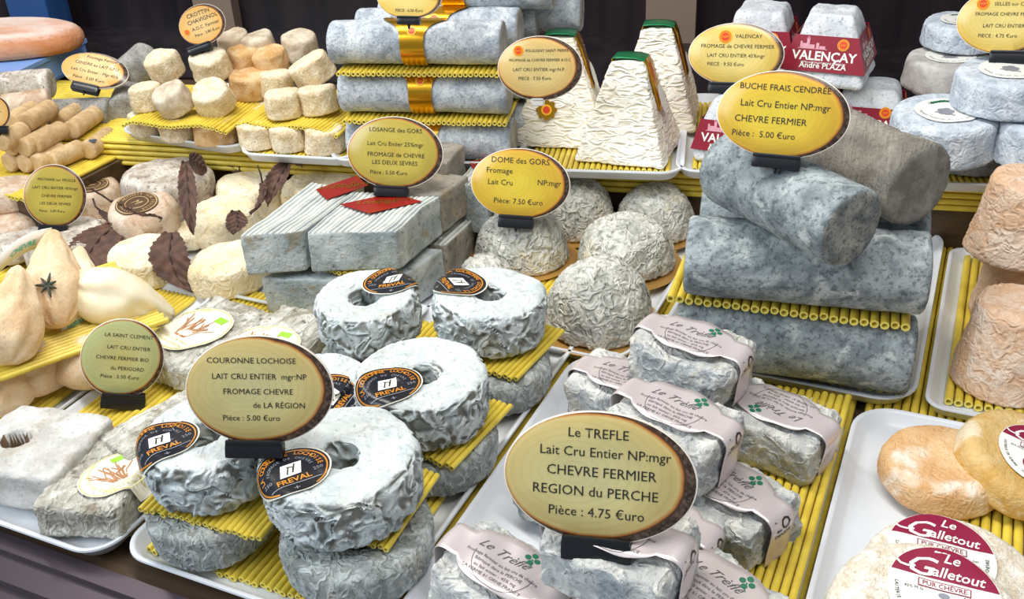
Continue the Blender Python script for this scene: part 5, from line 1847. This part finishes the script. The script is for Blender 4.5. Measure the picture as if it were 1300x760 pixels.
# gold seal stuck on the left pyramid's front
t = Art().disc(0.011, 0.011, 0, 0, nr=3, fn=lambda a: 1 + 0.12 * math.cos(8 * a)).disc(0.006, 0.006, 1, 0.0003, nr=3).disc(0.004, 0.004, 2, 0.0005, nr=3)
sl = math.atan2(0.037, 0.116)
t.emit(lambda x, y, h: Vector((0.0 - 0.012, -0.0540 + 0.037 * 0.36, 0.116 * 0.36)) + Vector((x, 0, 0)) + Vector((0, math.sin(sl), math.cos(sl))) * y + Vector((0, -math.cos(sl), math.sin(sl))) * (0.0014 + h),
       [M['gold'], M['seal_yellow'], M['seal_red']], 'paper_label', pyr_left, 'small gold label')
S = ((-0.3971, 0.9062, 0.178), (-0.2618, -0.0143, 0.2516), 0.0869, 0.0636, 0.0023, 0.0131, 0.0064)
sign('oval sign for Pouligny Saint Pierre fixed to the front of a pyramid', S, 'face_cream',
     [('POULIGNY SAINT PIERRE', 0.17, 0.37, 0.085), ('FROMAGE de CHEVRE FERMIER A.O.C', 0.0, 0.16, 0.082), ('LAIT CRU ENTIER mgr:N.P.', -0.02, -0.06, 0.10), ('PIECE : 7.50 €uro', -0.12, -0.26, 0.10)],
     seal=(-0.50, 0.40, 0.12), clip_mat='tray_clear', pin=0.0)

# ================================================================== truncated pyramids in red card sleeves
o, c, ang, w = shelf_tray('white tray under the cheeses with red card sleeves', (-0.2672, 0.9606, 0.098), (-0.0704, 1.008, 0.098), 0, 0.25, group='white trays on the raised shelf')
mat('yellow rod mat under the cheeses with red card sleeves', (c.x, c.y, SHELF + 0.0098), w - 0.032, 0.21, None, ang, 0.0062, seed=151)
VG = 'truncated pyramids in red card sleeves'


def valencay(label, c, z, rz, b=0.046, t=0.0250, h=0.066, tilt=(0, 0)):
    hz = h / 2
    V, F = rbox(b, b, hz, 0.009, 0.0028)
    f = lambda zz: (b + (t - b) * (zz / h)) / b
    V2 = [Vector((p[0] * f(p[2] + hz), p[1] * f(p[2] + hz), p[2] + hz)) for p in V]
    g = Geo().add(lump(V2, 0.0026, 26), F)
    o = link_mesh('sleeved_cheese', g, M['valencay'])
    o.location = (c[0], c[1], z)
    o.rotation_euler = (tilt[0], tilt[1], rz)
    tag(o, label, 'cheese', VG)
    za, zb = h * 0.24, h * 0.72
    ra, rb = b * f(za) + 0.0022, b * f(zb) + 0.0022
    V = [(sx_ * r_, sy_ * r_, z_) for r_, z_ in ((ra, za), (rb, zb)) for sx_, sy_ in ((-1, -1), (1, -1), (1, 1), (-1, 1))]
    F = [(k, (k + 1) % 4, 4 + (k + 1) % 4, 4 + k) for k in range(4)]
    s = link_mesh('card_sleeve', Geo().add(V, F), M['red_card'], o, None, False)
    m = s.modifiers.new('t', 'SOLIDIFY')
    m.thickness = 0.0007
    s['label'] = 'dark red card sleeve'
    sl = math.atan2(ra - rb, zb - za)
    zm, rm = (za + zb) / 2, (ra + rb) / 2
    for k, ang_ in enumerate((0.0, PI / 2)):
        Rz = Matrix.Rotation(ang_, 3, 'Z')
        fn = lambda x, y, hh: Rz @ (Vector((x, -rm, zm)) + Vector((0, math.sin(sl), math.cos(sl))) * y + Vector((0, -math.cos(sl), math.sin(sl))) * (0.0004 + hh))
        a = Art()
        W = ra * 2
        a.text('VALENÇAY', W * 0.150, 0, -0.0066, 0, 0, bold=0.022)
        a.text('André PLAZA', W * 0.095, 0, -0.0148, 0, 0, bold=0.012)
        a.text('APPELLATION D\'ORIGINE PROTEGEE', W * 0.032, 0, -0.0102, 0, 0)
        # small castle drawing
        for x, w_, h_ in ((-0.022, 0.005, 0.005), (-0.018, 0.003, 0.010), (-0.014, 0.006, 0.004), (-0.008, 0.003, 0.006), (-0.003, 0.006, 0.003), (-0.025, 0.002, 0.007)):
            a.rect(w_, h_, 1, 0, x, 0.0050 + h_ / 2)
        a.stroke([(-0.0195, 0.0148), (-0.018, 0.0172), (-0.0165, 0.0148)], 0.0008, 1, 0)
        a.stroke([(-0.028, 0.0048), (0.002, 0.0048)], 0.0006, 1, 0)
        a.disc(0.0060, 0.0060, 2, 0.0002, 0.018, 0.0105, 3, 28).disc(0.0040, 0.0040, 3, 0.0004, 0.018, 0.0105, 3, 24)
        a.ring(0.0047, 0.0053, 3, 0.0004, cx=0.018, cy=0.0105)
        a.text('AOP', 0.0026, 0.018, 0.0096, 2, 0.0006)
        a.emit(fn, [M['white_paper'], M['pink_ink'], M['seal_yellow'], M['seal_red']], 'printed_marks', s)
    return o


M['pink_ink'] = plain('pink_ink', 'd89aa8', 0.5)
VZ = SHELF + 0.0158
p = (-0.138, 1.1032, 0.15)
valencay('sleeved cheese with Valencay facing the viewer, upper one of its stack', (p[0] - 0.006, p[1] + 0.020), VZ + 0.066, -0.02, 0.047, 0.0240, 0.074)
p = (-0.1009, 1.108, 0.11)
valencay('sleeved cheese in the bottom layer under the upper one, beside the drum cheeses', (p[0] + 0.004, p[1] + 0.030), VZ, 0.05, 0.044, 0.028, 0.058)
p = (-0.1748, 1.0849, 0.11)
valencay('sleeved cheese in the bottom layer hidden behind the Buche sign', (p[0] + 0.004, p[1] + 0.024), VZ, 0.05, 0.044, 0.028, 0.058)
p = (-0.2387, 1.1938, 0.15)
valencay('sleeved cheese in the back whose pale top rises behind the Valencay sign', (p[0] + 0.004, p[1] + 0.010), VZ + 0.045, 0.06, 0.047, 0.0275, 0.074)
p = (-0.2335, 1.1924, 0.11)
valencay('sleeved cheese under the back one, hidden by the Valencay sign', (p[0] + 0.004, p[1] + 0.030), VZ, 0.06, 0.044, 0.028, 0.054)
p = (-0.2232, 1.0155, 0.1)
valencay('sleeved cheese showing only a corner of its card left of the Buche sign', (p[0] + 0.006, p[1] + 0.022), VZ, -0.02, 0.044, 0.028, 0.066)
S = ((-0.2394, 1.0374, 0.165), (-0.3491, -0.0172, 0.1423), 0.0997, 0.0649, 0.0114, 0.0298, 0.0101)
sign('pale yellow oval sign for Valencay before the sleeved cheeses', S, 'face_straw',
     [('VALENCAY', 0.24, 0.34, 0.105), ('FROMAGE de CHEVRE FERMIER', 0.02, 0.13, 0.105), ('LAIT CRU ENTIER 45%mgr', 0.0, -0.06, 0.10), ('PIECE : 9.50 €uro', -0.20, -0.24, 0.10)],
     seal=(-0.24, 0.36, 0.14), pin=0.03)

# ================================================================== bluish drums
o, c, ang, w = shelf_tray('white tray under the bluish drum cheeses', (-0.0631, 0.9979, 0.098), (0.1279, 1.0452, 0.098), 0, 0.24, group='white trays on the raised shelf')
mat('yellow rod mat under the bluish drum cheeses', (c.x, c.y, SHELF + 0.0098), w - 0.032, 0.21, None, ang, 0.0062, seed=161)
SG_ = 'bluish drum cheeses in stacks'


def selles(label, p, z, r=0.053, h=0.036, mt='selles', tilt=(0, 0), lab=True, green=0):
    o, g = round_cheese('drum_cheese', label, (p[0], p[1], z), r, h, mt, SG_, 0.0, tilt, r * 0.93, 0.009, 0.0016, 22, 0.0)
    if lab:
        rr = r * 0.54
        fn = lambda base: projector(g, (0, -0.002, h), (0, 0, 1), (0.10, 1, 0), base=base)
        b = Art().disc(rr, rr, 0, 0, nr=6).emit(fn(0.0006), [M['white_paper']], 'paper_label', o, 'white round paper label')
        t = Art()
        for k in range(13):
            a = R(35 + k * 8.5)
            t.rect(rr * 0.12, rr * 0.14, 0, 0, rr * 0.72 * math.cos(a), rr * 0.72 * math.sin(a), 2, 2)
        t.arc('SELLES SUR CHER', rr * 0.2, rr * 0.66, R(150), R(30), 0, 0.0002, bold=0.01)
        for k in range(5):
            a = R(90 + k * 72)
            t.disc(rr * 0.13, rr * 0.15, 1, 0, rr * 0.15 * math.cos(a), rr * 0.15 * math.sin(a) - rr * 0.1, 2, 12)
        t.stroke([(-rr * .3, -rr * .28), (0, -rr * .2), (rr * .34, -rr * .32)], rr * 0.07, 1, 0)
        t.arc('FROMAGE FERMIER AU LAIT CRU', rr * 0.13, rr * 0.86, R(200), R(340), 1, 0, True)
        t.disc(rr * 0.14, rr * 0.14, 2, 0, rr * 0.1, rr * 0.88, 2, 16)
        t.emit(fn(0.0010), [M['green_ink'], M['grey_ink'], M['seal_red']], 'lettering', b)
    return o


p = (0.012, 1.0437, 0.098)
selles('bluish drum cheese at the bottom of the front stack, above the ash log end', (p[0] + 0.000, p[1] + 0.045), VZ, 0.050, 0.032, lab=False)
p = (-0.0133, 1.0235, 0.172)
z1 = VZ + 0.0322
selles('bluish drum cheese with its whole label showing, second in the front stack', (p[0] - 0.003, p[1] + 0.004), z1, 0.0545, 0.042, tilt=(0.05, 0.0))
p = (0.0323, 1.0516, 0.208)
selles('bluish drum cheese on top under the Selles sur Cher sign', (p[0] + 0.002, p[1] + 0.000), z1 + 0.044, 0.0530, 0.036, tilt=(0.04, -0.03))
p = (-0.037, 1.1862, 0.16)
selles('beige drum cheese behind the one with the whole label', (p[0] + 0.012, p[1] + 0.030), VZ + 0.036, 0.050, 0.036, 'selles_dim')
p = (-0.0334, 1.2181, 0.185)
selles('drum cheese highest of the back stack with a dark drawing on its label', (p[0] + 0.014, p[1] + 0.034), VZ + 0.074, 0.0450, 0.030, 'selles')
p = (-0.0327, 1.2523, 0.11)
selles('beige drum cheese at the bottom of the back stack', (p[0] + 0.012, p[1] + 0.060), VZ, 0.050, 0.036, 'selles_dim', lab=False)
p = (0.067, 1.0264, 0.17)
selles('bluish drum cheese cut off by the picture edge beside the front stack', (p[0] + 0.012, p[1] + 0.004), VZ + 0.0322, 0.053, 0.042)
p = (0.0868, 1.0831, 0.098)
selles('bluish drum cheese at the bottom of the stack cut off by the picture edge', (p[0] + 0.012, p[1] + 0.045), VZ, 0.050, 0.032, lab=False)
S = ((0.0319, 1.0667, 0.212), (-0.3147, -0.0589, 0.0012), 0.0848, 0.0616, -0.0099, 0.0386, 0.0099)
sign('yellow oval sign for Selles sur Cher at the upper picture corner', S, 'face_straw',
     [('SELLES sur CHER', 0.16, 0.34, 0.105), ('FROMAGE CHEVRE FERMIER', 0.04, 0.12, 0.100), ('LAIT CRU ENTIER', 0.0, -0.14, 0.105), ('PIECE : 4.75 €uro', -0.10, -0.36, 0.105)],
     seal=(-0.48, 0.38, 0.14))
